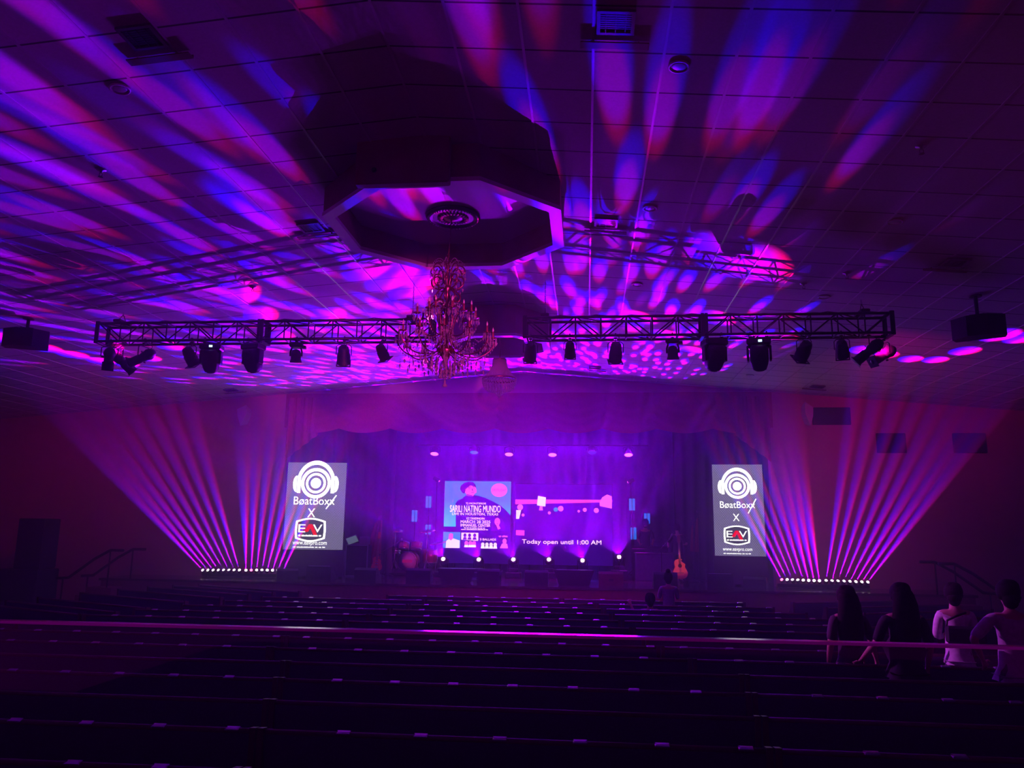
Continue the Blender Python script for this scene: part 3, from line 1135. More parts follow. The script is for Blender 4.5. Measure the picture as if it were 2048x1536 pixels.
def moving_head(tilt, rz=0.0, size=1.0, name='moving_head', display=False):
    t = thing(name, '', 'moving head lamp')
    S = Matrix.Scale(size, 4)
    c = MB()
    for sx in (-0.12, 0.12):
        c.add(*(lambda b: (b.v, b.f))(clamp_mb()), Matrix.Translation((sx * size, 0, 0)))
    c.build('clamp', M['black'], t)
    MB().box((0, 0, -0.115), (0.36, 0.26, 0.1), S, bev=0.02).box((0, 0, -0.075), (0.3, 0.2, 0.03), S).build('base', M['black_plastic'], t)
    y = MB().box((0, 0, -0.185), (0.34, 0.13, 0.05), S, bev=0.015)
    for s in (-1, 1):
        y.box((s * 0.165, 0, -0.29), (0.035, 0.13, 0.24), S, bev=0.012)
    y.build('yoke', M['black_plastic'], t)
    # head: tapering rounded body
    M4 = S @ Matrix.Translation((0, 0, -0.335)) @ Matrix.Rotation(R(-90 - tilt), 4, 'X')
    rings = [(-0.20, 0.085, 0.08), (-0.185, 0.115, 0.11), (-0.10, 0.138, 0.135), (0.03, 0.14, 0.135), (0.13, 0.12, 0.12), (0.19, 0.1, 0.1), (0.20, 0.085, 0.085)]
    vs, fs = [], []
    n = 16
    for z, a, b in rings:
        for k in range(n):
            q = 2 * math.pi * (k + .5) / n
            cx, sy = math.cos(q), math.sin(q)
            p = 0.5
            vs.append((a * math.copysign(abs(cx) ** p, cx), b * math.copysign(abs(sy) ** p, sy), z))
    for i in range(len(rings) - 1):
        for k in range(n):
            l = (k + 1) % n
            fs.append((i * n + k, i * n + l, (i + 1) * n + l, (i + 1) * n + k))
    fs += [tuple(reversed(range(n))), tuple((len(rings) - 1) * n + k for k in range(n))]
    MB().add(vs, fs, M4, True).build('head', M['black_plastic'], t)
    MB().lathe([(0.085, 0.2), (0.08, 0.215), (0.06, 0.222), (0.005, 0.226)], 20, M4).build('lens', M['lens'], t)
    if display:
        MB().box((0.02, -0.133, -0.115), (0.055, 0.006, 0.035), S).build('status_display', M['display'], t)
    t.rotation_euler = (0, 0, rz)
    return t


def mini_mover(tilt, rz=0.0, name='small_moving_head'):
    t = thing(name, '', 'moving head lamp')
    clamp_mb().build('clamp', M['black'], t)
    MB().box((0, 0, -0.09), (0.22, 0.2, 0.09), bev=0.02).box((0.13, 0, -0.12), (0.06, 0.08, 0.05)).build('base', M['black_plastic'], t)
    MB().tube([(-0.07, 0, -0.12), (-0.095, 0, -0.2), (-0.095, 0, -0.28)], 0.016, 8).tube([(0.07, 0, -0.12), (0.095, 0, -0.2), (0.095, 0, -0.28)], 0.016, 8).build('yoke', M['black_plastic'], t)
    M4 = Matrix.Translation((0, 0, -0.28)) @ Matrix.Rotation(R(-90 - tilt), 4, 'X')
    MB().lathe([(0.02, -0.12), (0.065, -0.1), (0.085, -0.04), (0.085, 0.05), (0.1, 0.09), (0.1, 0.11), (0.085, 0.11), (0.01, 0.1)], 20, M4).build('head', M['black_plastic'], t)
    t.rotation_euler = (0, 0, rz)
    return t


def ellipsoidal(tilt, rz=0.0, name='profile_spotlight'):
    t = thing(name, '', 'stage lamp')
    clamp_mb().build('clamp', M['black'], t)
    w = 0.13
    MB().tube([(-w, 0, -0.26), (-w, 0, -0.11), (-w * 0.7, 0, -0.085), (w * 0.7, 0, -0.085), (w, 0, -0.11), (w, 0, -0.26)], 0.009, 6).build('yoke', M['black'], t)
    M4 = Matrix.Translation((0, 0, -0.27)) @ Matrix.Rotation(R(-90 - tilt), 4, 'X')
    mb = MB().lathe([(0.02, -0.24), (0.05, -0.23), (0.085, -0.18), (0.1, -0.12), (0.085, -0.06), (0.08, 0.0), (0.065, 0.02), (0.065, 0.06), (0.078, 0.07), (0.078, 0.24), (0.09, 0.25), (0.09, 0.27), (0.07, 0.27)], 18, M4)
    for k in range(4):
        a = k * math.pi / 2
        mb.box((0.1 * math.cos(a), 0.1 * math.sin(a), 0.0), (0.05, 0.03, 0.006), M4)
    mb.build('barrel', M['black_plastic'], t)
    MB().box((0, 0, 0.275), (0.19, 0.19, 0.008), M4).build('gel_frame', M['gel'], t)
    MB().lathe([(0.065, 0.268), (0.03, 0.285), (0.003, 0.288)], 16, M4).build('lens', M['lens'], t)
    MB().tube([(0, -0.1, -0.2), (0.06, -0.12, -0.08), (0.1, 0.0, 0.02)], 0.006, 5).build('power_cable', M['black'], t)
    t.rotation_euler = (0, 0, rz)
    return t


def hang(t, px, label, cat, y_off=0.0):
    p = at(px, 680, TY + y_off)
    t.location = (p.x, TY + y_off, TB)
    tag(t, label, cat)


G = []
hang(ellipsoidal(25, R(35)), 222, 'profile spotlight at the outer tip of the left truss, in a pair', 'stage lamp', 0)
hang(ellipsoidal(40, R(-50)), 247, 'profile spotlight second from the outer tip of the left truss, turned outward', 'stage lamp', 0.3)
hang(ellipsoidal(20, R(80)), 290, 'profile spotlight lying sideways under the left truss near its outer end', 'stage lamp', 0)
hang(par_can(50, R(-20)), 384, 'can lamp beside the moving head with the lit display on the left truss', 'stage lamp')
hang(moving_head(62, R(10), display=True), 425, 'moving head with a lit blue display under the left truss', 'moving head lamp')
hang(moving_head(66, R(-15)), 508, 'moving head without display next to the joint of the left truss', 'moving head lamp')
hang(mini_mover(80, R(10)), 594, 'small moving head under the inner half of the left truss', 'moving head lamp')
hang(par_can(48, R(15)), 689, 'can lamp under the left truss between small moving head and chandelier', 'stage lamp')
hang(par_can(50, R(-25), 0.85), 766, 'can lamp touching the chandelier outline, innermost on the left truss', 'stage lamp')
hang(par_can(55, R(10), 0.95), 1061, 'can lamp at the inner tip of the right truss', 'stage lamp')
hang(par_can(50, R(0), 0.8), 1140, 'small can lamp second from the inner tip of the right truss', 'stage lamp')
hang(par_can(58, R(5)), 1231, 'can lamp third from the inner tip of the right truss', 'stage lamp')
hang(mini_mover(80, R(-10)), 1345, 'small moving head just inside the joint of the right truss', 'moving head lamp')
hang(moving_head(62, R(15), 1.05), 1428, 'moving head directly beside the joint of the right truss, no display lit', 'moving head lamp')
hang(moving_head(60, R(-12), 1.05, display=True), 1517, 'moving head with a lit blue display under the right truss', 'moving head lamp')
hang(par_can(45, R(20)), 1606, 'can lamp right of the moving head with the display on the right truss', 'stage lamp')
hang(par_can(42, R(-20), 0.9), 1683, 'tilted can lamp before the outer pair on the right truss', 'stage lamp')
hang(ellipsoidal(38, R(70)), 1738, 'profile spotlight leaning outward, inner one of the pair on the right truss tip', 'stage lamp')
hang(ellipsoidal(30, R(110)), 1766, 'profile spotlight leaning outward at the very tip of the right truss', 'stage lamp', 0.3)
# ------------------------------------------------------------------ drapery
M['velvet'] = noisy(mat('red_velvet', (0.35, 0.03, 0.05), 0.85), (0.3, 0.03, 0.05), (0.4, 0.05, 0.07), 30)
M['valance'] = noisy(mat('valance_velvet', (0.5, 0.1, 0.12), 0.85), (0.45, 0.1, 0.13), (0.55, 0.12, 0.15), 30)
M['drape'] = noisy(mat('dark_drape', (0.06, 0.045, 0.07), 0.9), (0.05, 0.035, 0.06), (0.075, 0.055, 0.085), 20)
M['backdrop'] = noisy(mat('backdrop_drape', (0.2, 0.15, 0.3), 0.9), (0.18, 0.13, 0.27), (0.24, 0.18, 0.34), 20)


def drape(name, x0, x1, z0, z1, y, waves, depth, m, label, cat='stage curtain'):
    n = max(24, int(waves * 10))
    vs, fs = [], []
    for j in range(9):
        tz = j / 8
        for i in range(n + 1):
            t = i / n
            w = depth * (0.6 + 0.4 * (1 - tz)) * math.sin(2 * math.pi * waves * t + 0.6 * math.sin(3.1 * tz + 9 * t)) + depth * 0.3 * math.sin(5.3 * waves * t)
            vs.append((x0 + (x1 - x0) * t, w, z0 + (z1 - z0) * tz))
    for j in range(8):
        for i in range(n):
            a = j * (n + 1) + i
            fs.append((a, a + 1, a + n + 2, a + n + 1))
    # a second skin gives the cloth its thickness
    o = len(vs)
    vs += [(x, yy + 0.012, z) for x, yy, z in vs]
    fs += [tuple(q + o for q in reversed(f)) for f in list(fs)]
    mb = MB().add(vs, fs, None, True)
    ob = mb.build(name, m, None, (0, y, 0))
    tag(ob, label, cat)
    return ob


drape('backdrop_curtain', -8.1, 8.1, STAGE_Z + .005, 6.7, 27.1, 34, 0.07, M['backdrop'], 'full-width pleated backdrop curtain at the rear of the stage behind the screens')
drape('side_curtain', -8.0, -3.9, STAGE_Z + .005, 6.6, 22.6, 12, 0.08, M['drape'], 'dark pleated side curtain left of the drum kit behind the left LED panel')
drape('side_curtain', 4.3, 8.0, STAGE_Z + .005, 6.6, 22.9, 12, 0.08, M['drape'], 'dark pleated side curtain right of the keyboard behind the right LED panel')

# swagged valance across the top of the opening
val = thing('scalloped_valance', 'red scalloped velvet valance hung across the top of the stage opening', 'valance', (0, PY - 0.06, 0))
NS = 9
SWX = np = None
w_ = 2 * OX / NS
for k in range(NS):
    mb = MB()
    xa = -OX + k * w_ - 0.1
    ww = w_ + 0.2
    vs, fs = [], []
    nx, nz = 20, 14
    for j in range(nz + 1):
        for i in range(nx + 1):
            u, v = i / nx, j / nz
            zb = 5.12 - 0.17 * math.sin(math.pi * u)
            top = OZ + 0.12
            z = top + (zb - top) * v
            y = -0.03 - 0.07 * math.sin(math.pi * u) - 0.022 * math.sin(v * 26 - 5.5 * math.sin(math.pi * u)) * v - 0.02 * (k % 2)
            vs.append((xa + ww * u, y, z))
    for j in range(nz):
        for i in range(nx):
            a = j * (nx + 1) + i
            fs.append((a, a + nx + 1, a + nx + 2, a + 1))
    o = len(vs)
    vs += [(x, yy + 0.02, z) for x, yy, z in vs]
    fs += [tuple(q + o for q in reversed(f)) for f in list(fs)]
    mb.add(vs, fs, None, True)
    mb.build('swag', M['valance'], val)
for s in (-1, 1):
    mb = MB()
    vs, fs = [], []
    for j in range(10):
        for i in range(25):
            u, v = i / 24, j / 9
            zb = 4.2 + 0.7 * (u if s < 0 else 1 - u)
            z = 5.95 + (zb - 5.95) * v
            vs.append((s * (OX - 0.45) + (u - .5) * 0.9, -0.1 - 0.05 * math.sin(u * 25), z))
    for j in range(9):
        for i in range(24):
            a = j * 25 + i
            fs.append((a, a + 25, a + 26, a + 1))
    o = len(vs)
    vs += [(x, yy + 0.02, z) for x, yy, z in vs]
    fs += [tuple(q + o for q in reversed(f)) for f in list(fs)]
    mb.add(vs, fs, None, True)
    mb.build('jabot', M['valance'], val)


# ------------------------------------------------------------------ lettering helper
def text_mesh(s, size, extrude=0.002, align='CENTER', stretch=1.0):
    c = bpy.data.curves.new('lettering', 'FONT')
    c.body = s
    c.size = size
    c.extrude = extrude
    c.align_x = align
    c.resolution_u = 3
    o = bpy.data.objects.new('lettering', c)
    COL.objects.link(o)
    dg = bpy.context.evaluated_depsgraph_get()
    me = bpy.data.meshes.new_from_object(o.evaluated_get(dg))
    bpy.data.objects.remove(o)
    return me


def lettering(s, x, z, width, height, m, parent, y=-0.004, name='lettering', shear=0.0, thick=0.0, label=None):
    """text fitted into width x height, centred at x, z, on a face that looks toward -y"""
    me = text_mesh(s, 1.0)
    xs = [v.co.x for v in me.vertices]
    ys = [v.co.y for v in me.vertices]
    x0, x1, y0, y1 = min(xs), max(xs), min(ys), max(ys)
    sx, sy = width / (x1 - x0), height / (y1 - y0)
    for v in me.vertices:
        zz = (v.co.y - (y0 + y1) / 2) * sy
        xx = (v.co.x - (x0 + x1) / 2) * sx + shear * zz
        v.co = (x + xx, y - (0.002 if v.co.z > 0 else 0), z + zz)
    me.materials.append(m)
    o = bpy.data.objects.new(name, me)
    COL.objects.link(o)
    o.parent = parent
    if label:
        o['label'] = label
    return o


def flat(poly, m, parent, name, y=-0.003, t=0.003, label=None):
    """thin solid outline in the x-z plane facing -y"""
    n = len(poly)
    vs = [(x, y, z) for x, z in poly] + [(x, y + t, z) for x, z in poly]
    fs = [tuple(range(n)), tuple(reversed(range(n, 2 * n)))]
    for i in range(n):
        j = (i + 1) % n
        fs.append((j, i, n + i, n + j))
    o = MB().add(vs, fs).build(name, m, parent)
    if label:
        o['label'] = label
    return o


def tiny_print(x, z, width, height, m, parent, y, name, words=6, seed=1):
    """a line of print too small to read in the photo: short solid strokes"""
    rnd = random.Random(seed)
    mb = MB()
    n = words * 4
    step = width / n
    for k in range(n):
        if k % 4 == 3 and rnd.random() < 0.6:
            continue
        h = height * rnd.uniform(0.65, 1.0)
        mb.box((x - width / 2 + (k + .5) * step, y, z + (h - height) / 2), (step * 0.72, 0.002, h))
    return mb.build(name, m, parent)


def ring_poly(mb, cx, cz, r0, r1, y=-0.004, t=0.004, a0=0.0, a1=2 * math.pi, n=48, ex=1.0):
    vs, fs = [], []
    for i in range(n + 1):
        a = a0 + (a1 - a0) * i / n
        for r in (r0, r1):
            for yy in (y, y + t):
                vs.append((cx + r * math.cos(a), yy, cz + r * ex * math.sin(a)))
    for i in range(n):
        b, c = i * 4, i * 4 + 4
        fs += [(b, b + 2, c + 2, c), (b + 1, c + 1, c + 3, b + 3), (b + 2, b + 3, c + 3, c + 2), (b, c, c + 1, b + 1)]
    mb.add(vs, fs)
    return mb


def emis(name, color, strength):
    m = bpy.data.materials.new(name)
    m.use_nodes = True
    nt = m.node_tree
    nt.nodes.remove(nt.nodes['Principled BSDF'])
    e = node(nt, 'ShaderNodeEmission')
    e.inputs[0].default_value = (*color, 1)
    e.inputs[1].default_value = strength
    link(nt, e.outputs[0], nt.nodes['Material Output'].inputs[0])
    return m


M['white_led'] = emis('white_led', (1.0, 1.0, 0.92), 2.2)
M['grey_led'] = emis('grey_led', (0.10, 0.09, 0.16), 0.6)
M['red_led'] = emis('red_led', (1.0, 0.0, 0.0), 1.3)
M['dark_led'] = emis('dark_led', (0.02, 0.02, 0.04), 0.5)


def hex_mat():
    m = emis('hex_pattern_led', (1, 1, 1), 1.0)
    nt = m.node_tree
    e = [n for n in nt.nodes if n.type == 'EMISSION'][0]
    tc = node(nt, 'ShaderNodeTexCoord')
    sp = node(nt, 'ShaderNodeSeparateXYZ')
    link(nt, tc.outputs['Object'], sp.inputs[0])
    P, Q = 0.046, 0.0335

    def cell(off):
        ax = node(nt, 'ShaderNodeMath', op='MULTIPLY_ADD', i={1: 1 / P, 2: 50.0 + off}); link(nt, sp.outputs[0], ax.inputs[0])
        az = node(nt, 'ShaderNodeMath', op='MULTIPLY_ADD', i={1: 1 / (2 * Q), 2: 50.0 + off}); link(nt, sp.outputs[2], az.inputs[0])
        fx = node(nt, 'ShaderNodeMath', op='FRACT'); link(nt, ax.outputs[0], fx.inputs[0])
        fz = node(nt, 'ShaderNodeMath', op='FRACT'); link(nt, az.outputs[0], fz.inputs[0])
        dx = node(nt, 'ShaderNodeMath', op='SUBTRACT', i={1: 0.5}); link(nt, fx.outputs[0], dx.inputs[0])
        dz = node(nt, 'ShaderNodeMath', op='SUBTRACT', i={1: 0.5}); link(nt, fz.outputs[0], dz.inputs[0])
        x2 = node(nt, 'ShaderNodeMath', op='MULTIPLY', i={1: 2.7}); link(nt, dx.outputs[0], x2.inputs[0])
        z2 = node(nt, 'ShaderNodeMath', op='MULTIPLY', i={1: 3.3}); link(nt, dz.outputs[0], z2.inputs[0])
        c = node(nt, 'ShaderNodeCombineXYZ'); link(nt, x2.outputs[0], c.inputs[0]); link(nt, z2.outputs[0], c.inputs[1])
        L = node(nt, 'ShaderNodeVectorMath', operation='LENGTH'); link(nt, c.outputs[0], L.inputs[0])
        return L

    a, b = cell(0.0), cell(0.5)
    mn = node(nt, 'ShaderNodeMath', op='MINIMUM'); link(nt, a.outputs['Value'], mn.inputs[0]); link(nt, b.outputs['Value'], mn.inputs[1])
    mr = node(nt, 'ShaderNodeMapRange', interpolation_type='SMOOTHSTEP')
    mr.inputs[1].default_value = 0.74
    mr.inputs[2].default_value = 0.94
    link(nt, mn.outputs[0], mr.inputs[0])
    mix = node(nt, 'ShaderNodeMix', data_type='RGBA')
    link(nt, mr.outputs[0], mix.inputs[0])
    mix.inputs[6].default_value = (0.02, 0.012, 0.09, 1)
    mix.inputs[7].default_value = (0.40, 0.35, 0.52, 1)
    link(nt, mix.outputs[2], e.inputs[0])
    return m


M['hex'] = hex_mat()


def led_panel(px0, px1, pyt, pyb, Y, rz, label):
    a, b = at(px0, pyt, Y), at(px1, pyb, Y)
    W, H = b.x - a.x, a.z - b.z
    u = W / 108.0    # one photo pixel on the panel
    t = thing('led_wall', label, 'LED panel', ((a.x + b.x) / 2, Y, b.z), rz)
    MB().box((0, 0.07, H / 2), (W + 0.02, 0.12, H + 0.02), bev=0.01).build('cabinet', M['black'], t)
    MB().box((0, 0.005, H / 2), (W, 0.006, H)).build('screen_face', M['hex'], t)
    mb = MB()
    for s in (-1, 1):
        mb.box((s * W * 0.33, 0.16, (H * 0.6 - b.z + STAGE_Z) / 2), (0.05, 0.05, H * 0.6 + b.z - STAGE_Z))
        mb.box((s * W * 0.33, 0.3, STAGE_Z - b.z + 0.03), (0.06, 0.7, 0.04))
    mb.box((0, 0.16, -0.25), (W * 0.7, 0.04, 0.04))
    mb.build('support_frame', M['black'], t)
    # black skirt riser below the screen
    MB().box((0, 0.1, (STAGE_Z - b.z) / 2 + 0.01), (W * 1.05, 0.16, b.z - STAGE_Z - 0.06)).build('skirt', M['drape'], t)
    X = lambda p: (p - 54) * u
    Z = lambda p: H - p * H / 175.0
    # headphones emblem
    mb = MB()
    cx, cz = X(53), Z(42)
    ring_poly(mb, cx, cz, 0, 9.5 * u, n=32)
    ring_poly(mb, cx, cz, 14 * u, 18.5 * u)
    ring_poly(mb, cx, cz, 21.5 * u, 27.5 * u)
    ring_poly(mb, cx, cz, 29 * u, 35.5 * u, a0=R(15), a1=R(165), ex=1.15)
    for s in (-1, 1):
        mb2 = []
        for k in range(13):
            q = math.pi / 2 + math.pi * k / 12
            mb2.append((cx - s * (-1) * 35 * u * 1 + (-s) * 0 + s * (-7.0) * u * math.cos(q) * 1.0, cz - 1.5 * u + 15 * u * math.sin(q)))
        n = len(mb2)
        vs = [(x, -0.004, z) for x, z in mb2] + [(x, 0.0, z) for x, z in mb2]
        fs = [tuple(range(n)), tuple(reversed(range(n, 2 * n)))]
        mb.add(vs, fs)
        mb.box((cx + s * 31 * u, -0.002, cz - 2.5 * u), (6.5 * u, 0.004, 31 * u))
    mb.build('headphones_emblem', M['white_led'], t)
    lettering('BøatBoxx'.replace('ø', 'ø'), X(52), Z(78), 75 * u, 15 * u, M['white_led'], t, name='wordmark')
    mb = MB()
    for (xa, za, xb, zb, w) in ((92, 66, 74, 94, 1.6),):
        A, B = Vector((X(xa), 0, Z(za))), Vector((X(xb), 0, Z(zb)))
        d = (B - A).normalized(); nn = Vector((d.z, 0, -d.x)) * w * u / 1.0 * 0.6
        vs = [(p.x, yy, p.z) for yy in (-0.005, 0.0) for p in (A + nn, A - nn, B - nn, B + nn)]
        mb.add(vs, [(0, 1, 2, 3), (7, 6, 5, 4)])
    mb.build('wordmark_stroke', M['white_led'], t)
    lettering('X', X(48), Z(102), 14 * u, 15.5 * u, M['white_led'], t, name='letter_x')
    # rounded badge
    def badge(k, bulge):
        pts = []
        for (x0, z0, x1, z1) in ((-1, .78, 1, .78), (1, .78, 1, -.78), (1, -.78, -1, -.78), (-1, -.78, -1, .78)):
            for i in range(10):
                s_ = i / 10
                x, z = x0 + (x1 - x0) * s_, z0 + (z1 - z0) * s_
                bz = bulge * math.sin(math.pi * s_)
                if z0 == z1:
                    z += bz * 0.28 * (1 if z > 0 else -1)
                else:
                    x += bz * 0.04 * (1 if x > 0 else -1)
                pts.append((x * 27 * u * k, z * 20 * u * k))
        return pts
    bx, bz = X(48), Z(136)
    flat([(bx + x, bz + z) for x, z in badge(1.0, 1)], M['white_led'], t, 'badge_border', y=-0.004)
    flat([(bx + x, bz + z) for x, z in badge(0.86, 1)], M['grey_led'], t, 'badge_field', y=-0.006)
    lettering('E', bx - 15.5 * u, bz + 2.5 * u, 13 * u, 14 * u, M['white_led'], t, y=-0.008, name='badge_letter')
    lettering('V', bx + 13 * u, bz + 2.5 * u, 17 * u, 14 * u, M['white_led'], t, y=-0.008, name='badge_letter')
    A = [(-12, -4), (-3, 10), (3, 10), (13, -9), (6, -9), (0, 3), (-4, -3.5)]
    flat([(bx + x * u, bz + z * u) for x, z in A], M['red_led'], t, 'badge_letter', y=-0.0095, label='red letter A shaped like a chevron')
    tiny_print(bx, bz - 10.0 * u, 44 * u, 3.6 * u, M['white_led'], t, -0.008, 'badge_caption', 7)
    lettering('www.eavpro.com', X(48), Z(164), 62 * u, 7.5 * u, M['white_led'], t, name='web_address')
    tiny_print(X(48), Z(170.3), 60 * u, 2.4 * u, M['white_led'], t, -0.004, 'small_print_line', 9)
    # its own light on the haze and the floor in front
    ld = bpy.data.lights.new('panel_glow', 'AREA')
    ld.shape = 'RECTANGLE'
    ld.size, ld.size_y = W * 0.9, H * 0.9
    ld.energy = 12
    ld.color = (0.75, 0.7, 1.0)
    lo = bpy.data.objects.new('panel_glow', ld)
    lo.parent = t
    lo.matrix_basis = Matrix.Translation((0, -0.03, H / 2)) @ Matrix.Rotation(R(90), 4, 'X')
    COL.objects.link(lo)
    return t


led_panel(578, 684, 925, 1100, 20.95, R(3), 'tall LED panel left of the stage with headphones logo and white hexagon mesh')
led_panel(1424, 1532, 929, 1113, 20.95, R(-3), 'tall LED panel right of the stage with headphones logo and white hexagon mesh')

# ------------------------------------------------------------------ centre screens
SY = 25.0


def screen(px0, px1, pyt, pyb, label, m):
    a, b = at(px0, pyt, SY), at(px1, pyb, SY)
    W, H = b.x - a.x, a.z - b.z
    t = thing('stage_screen', label, 'LED screen', ((a.x + b.x) / 2, SY, b.z))
    MB().box((0, 0.06, H / 2), (W + 0.03, 0.1, H + 0.03)).build('cabinet', M['black'], t)
    MB().box((0, 0.004, H / 2), (W, 0.006, H)).build('screen_face', m, t)
    mb = MB()
    for s in (-1, 1):
        mb.box((s * W * 0.35, 0.16, (STAGE_Z - b.z) / 2 + H * 0.2), (0.06, 0.06, b.z - STAGE_Z + H * 0.4))
        mb.box((s * W * 0.35, 0.25, STAGE_Z - b.z + 0.03), (0.08, 0.6, 0.05))
    mb.build('support_leg', M['black'], t)
    u, v = W / (px1 - px0), H / (pyb - pyt)
    X = lambda p: (p - (px0 + px1) / 2) * u
    Z = lambda p: (pyb - p) * v
    return t, X, Z, u, W, H


def grad_mat(name, c_top, c_bot, strength, H):
    m = emis(name, c_top, strength)
    nt = m.node_tree
    e = [n for n in nt.nodes if n.type == 'EMISSION'][0]
    tc = node(nt, 'ShaderNodeTexCoord')
    sp = node(nt, 'ShaderNodeSeparateXYZ')
    link(nt, tc.outputs['Object'], sp.inputs[0])
    mr = node(nt, 'ShaderNodeMapRange', i={1: H[0], 2: H[1]})
    link(nt, sp.outputs[2], mr.inputs[0])
    mix = node(nt, 'ShaderNodeMix', data_type='RGBA')
    link(nt, mr.outputs[0], mix.inputs[0])
    mix.inputs[6].default_value = (*c_bot, 1)
    mix.inputs[7].default_value = (*c_top, 1)
    link(nt, mix.outputs[2], e.inputs[0])
    return m


M['scr_dark'] = emis('screen_dark', (0.025, 0.0, 0.16), 1.0)
M['scr_blue'] = grad_mat('screen_blue', (0.02, 0.14, 0.9), (0.0, 0.5, 0.8), 1.7, (0.9, 2.0))
M['scr_navy'] = emis('screen_navy', (0.03, 0.0, 0.22), 1.2)
M['scr_skin'] = emis('screen_skin', (1.0, 0.1, 0.6), 1.35)
M['scr_hair'] = emis('screen_hair', (0.12, 0.0, 0.35), 1.05)
M['scr_text'] = emis('screen_text', (1.0, 0.6, 0.95), 2.4)
M['scr_white'] = emis('screen_white', (1.0, 0.7, 0.95), 1.5)
M['scr_pink'] = emis('screen_pink', (1.0, 0.12, 0.65), 1.5)
M['scr_cyan'] = emis('screen_cyan', (0.0, 0.22, 0.9), 1.5)
M['scr_coral'] = emis('screen_coral', (1.0, 0.06, 0.3), 1.35)

t, X, Z, u, W, H = screen(890, 1020, 962, 1128, 'left stage screen showing the blue concert poster with a man looking upward', M['scr_dark'])
M['scr_blue'].node_tree.nodes  # keep
flat([(X(890), Z(1055)), (X(918), Z(1055)), (X(1018), Z(1032)), (X(1020), Z(1030)), (X(1020), Z(962)), (X(890), Z(962))], M['scr_blue'], t, 'poster_background', y=-0.002)
body = [(914, 1062), (913, 1030), (912, 1008), (916, 1002), (925, 998), (931, 992), (945, 990), (957, 992), (970, 996), (985, 1003), (1000, 1011), (1012, 1022), (1019, 1030), (1019, 1062)]
flat([(X(x), Z(y)) for x, y in body][::-1], M['scr_navy'], t, 'poster_figure', y=-0.005)
face = [(929, 983), (928, 978), (932, 974), (939, 970), (947, 970), (951, 974), (953, 980), (953, 985), (949, 988), (946, 993), (934, 992), (932, 987)]
flat([(X(x), Z(y)) for x, y in face][::-1], M['scr_skin'], t, 'poster_face', y=-0.008)
hair = [(924, 985), (920, 978), (922, 971), (928, 966), (937, 963), (946, 964), (951, 970), (952, 976), (948, 972), (940, 971), (935, 975), (931, 979), (930, 986), (928, 988)]
flat([(X(x), Z(y)) for x, y in hair][::-1], M['scr_hair'], t, 'poster_hair', y=-0.011)
M['scr_shade'] = emis('screen_face_shade', (0.5, 0.0, 0.45), 0.8)
for nm, pts in (('poster_brow', [(935, 974.5), (941, 972.5), (941.5, 974), (936, 976)]), ('poster_brow', [(944.5, 972), (949, 972.5), (949, 974), (945, 973.5)]),
                ('poster_eye', [(936.5, 977.5), (940.5, 976.2), (941, 977.2), (937, 978.6)]), ('poster_eye', [(945.5, 975.8), (949, 976), (949, 977), (946, 976.9)]),
                ('poster_nose', [(943.2, 977), (944.4, 976.8), (946.5, 981), (943.8, 981.8)]), ('poster_mouth', [(942, 985), (948, 984), (947.5, 985.4), (943, 986.2)]),
                ('poster_ear', [(929, 978), (931, 978), (931.5, 982.5), (930, 983.5)]), ('poster_neck_shade', [(933, 988.5), (945, 991), (945.5, 992.5), (934.5, 991.5)])):
    flat([(X(x), Z(y)) for x, y in pts], M['scr_shade'], t, nm, y=-0.013)
mb = MB(); ring_poly(mb, X(997), Z(980), 0, 16 * u, y=-0.006, n=32, ex=0.82); mb.build('poster_sticker', M['scr_pink'], t)
lettering('SPOTLIGHT', X(997), Z(980), 28 * u, 5 * u, M['scr_hair'], t, y=-0.009, name='sticker_lettering')
for s, y, w, h in (('TJ MONTERDE', 1008, 40, 4.2), ('SARILI NATING MUNDO', 1018.5, 99, 13), ('LIVE IN HOUSTON, TEXAS', 1029.5, 90, 5.5), ('KZ TANDINGAN', 1038, 35, 4), ('MARCH 28 2025', 1044.8, 58, 5.5), ('IMMANUEL CENTER', 1052, 58, 5.2)):
    lettering(s, X(951 if w > 60 else 952 - 0.0), Z(y), w * u, h * u, M['scr_text'], t, y=-0.012, name='poster_lettering')
tiny_print(X(951), Z(1057.3), 42 * u, 1.8 * u, M['scr_text'], t, -0.012, 'small_print_line', 8, 2)
tiny_print(X(951), Z(1060.4), 54 * u, 1.8 * u, M['scr_text'], t, -0.012, 'small_print_line', 10, 3)
w2 = [(984, 1062), (983, 1052), (986, 1044), (989, 1037), (995, 1034), (1003, 1037), (1008, 1046), (1010, 1056), (1009, 1062)]
flat([(X(x), Z(y)) for x, y in w2][::-1], M['scr_hair'], t, 'poster_hair', y=-0.008)
mb = MB(); ring_poly(mb, X(994.5), Z(1044), 0, 5.5 * u, y=-0.011, n=20, ex=1.3); mb.build('poster_face', M['scr_skin'], t)
for pts in ([(990.8, 1042), (993, 1041.5), (993, 1042.6), (991, 1043)], [(995.6, 1041.5), (998, 1042), (998, 1043), (995.8, 1042.6)], [(992.8, 1047.5), (996.4, 1047.3), (995.4, 1048.8), (993.8, 1048.8)]):
    flat([(X(x), Z(y)) for x, y in pts], M['scr_shade'], t, 'poster_face_detail', y=-0.014)
flat([(X(x), Z(y)) for x, y in [(992, 1050), (997, 1050), (1001, 1058), (996, 1060)]], M['scr_skin'], t, 'poster_neck', y=-0.0105)
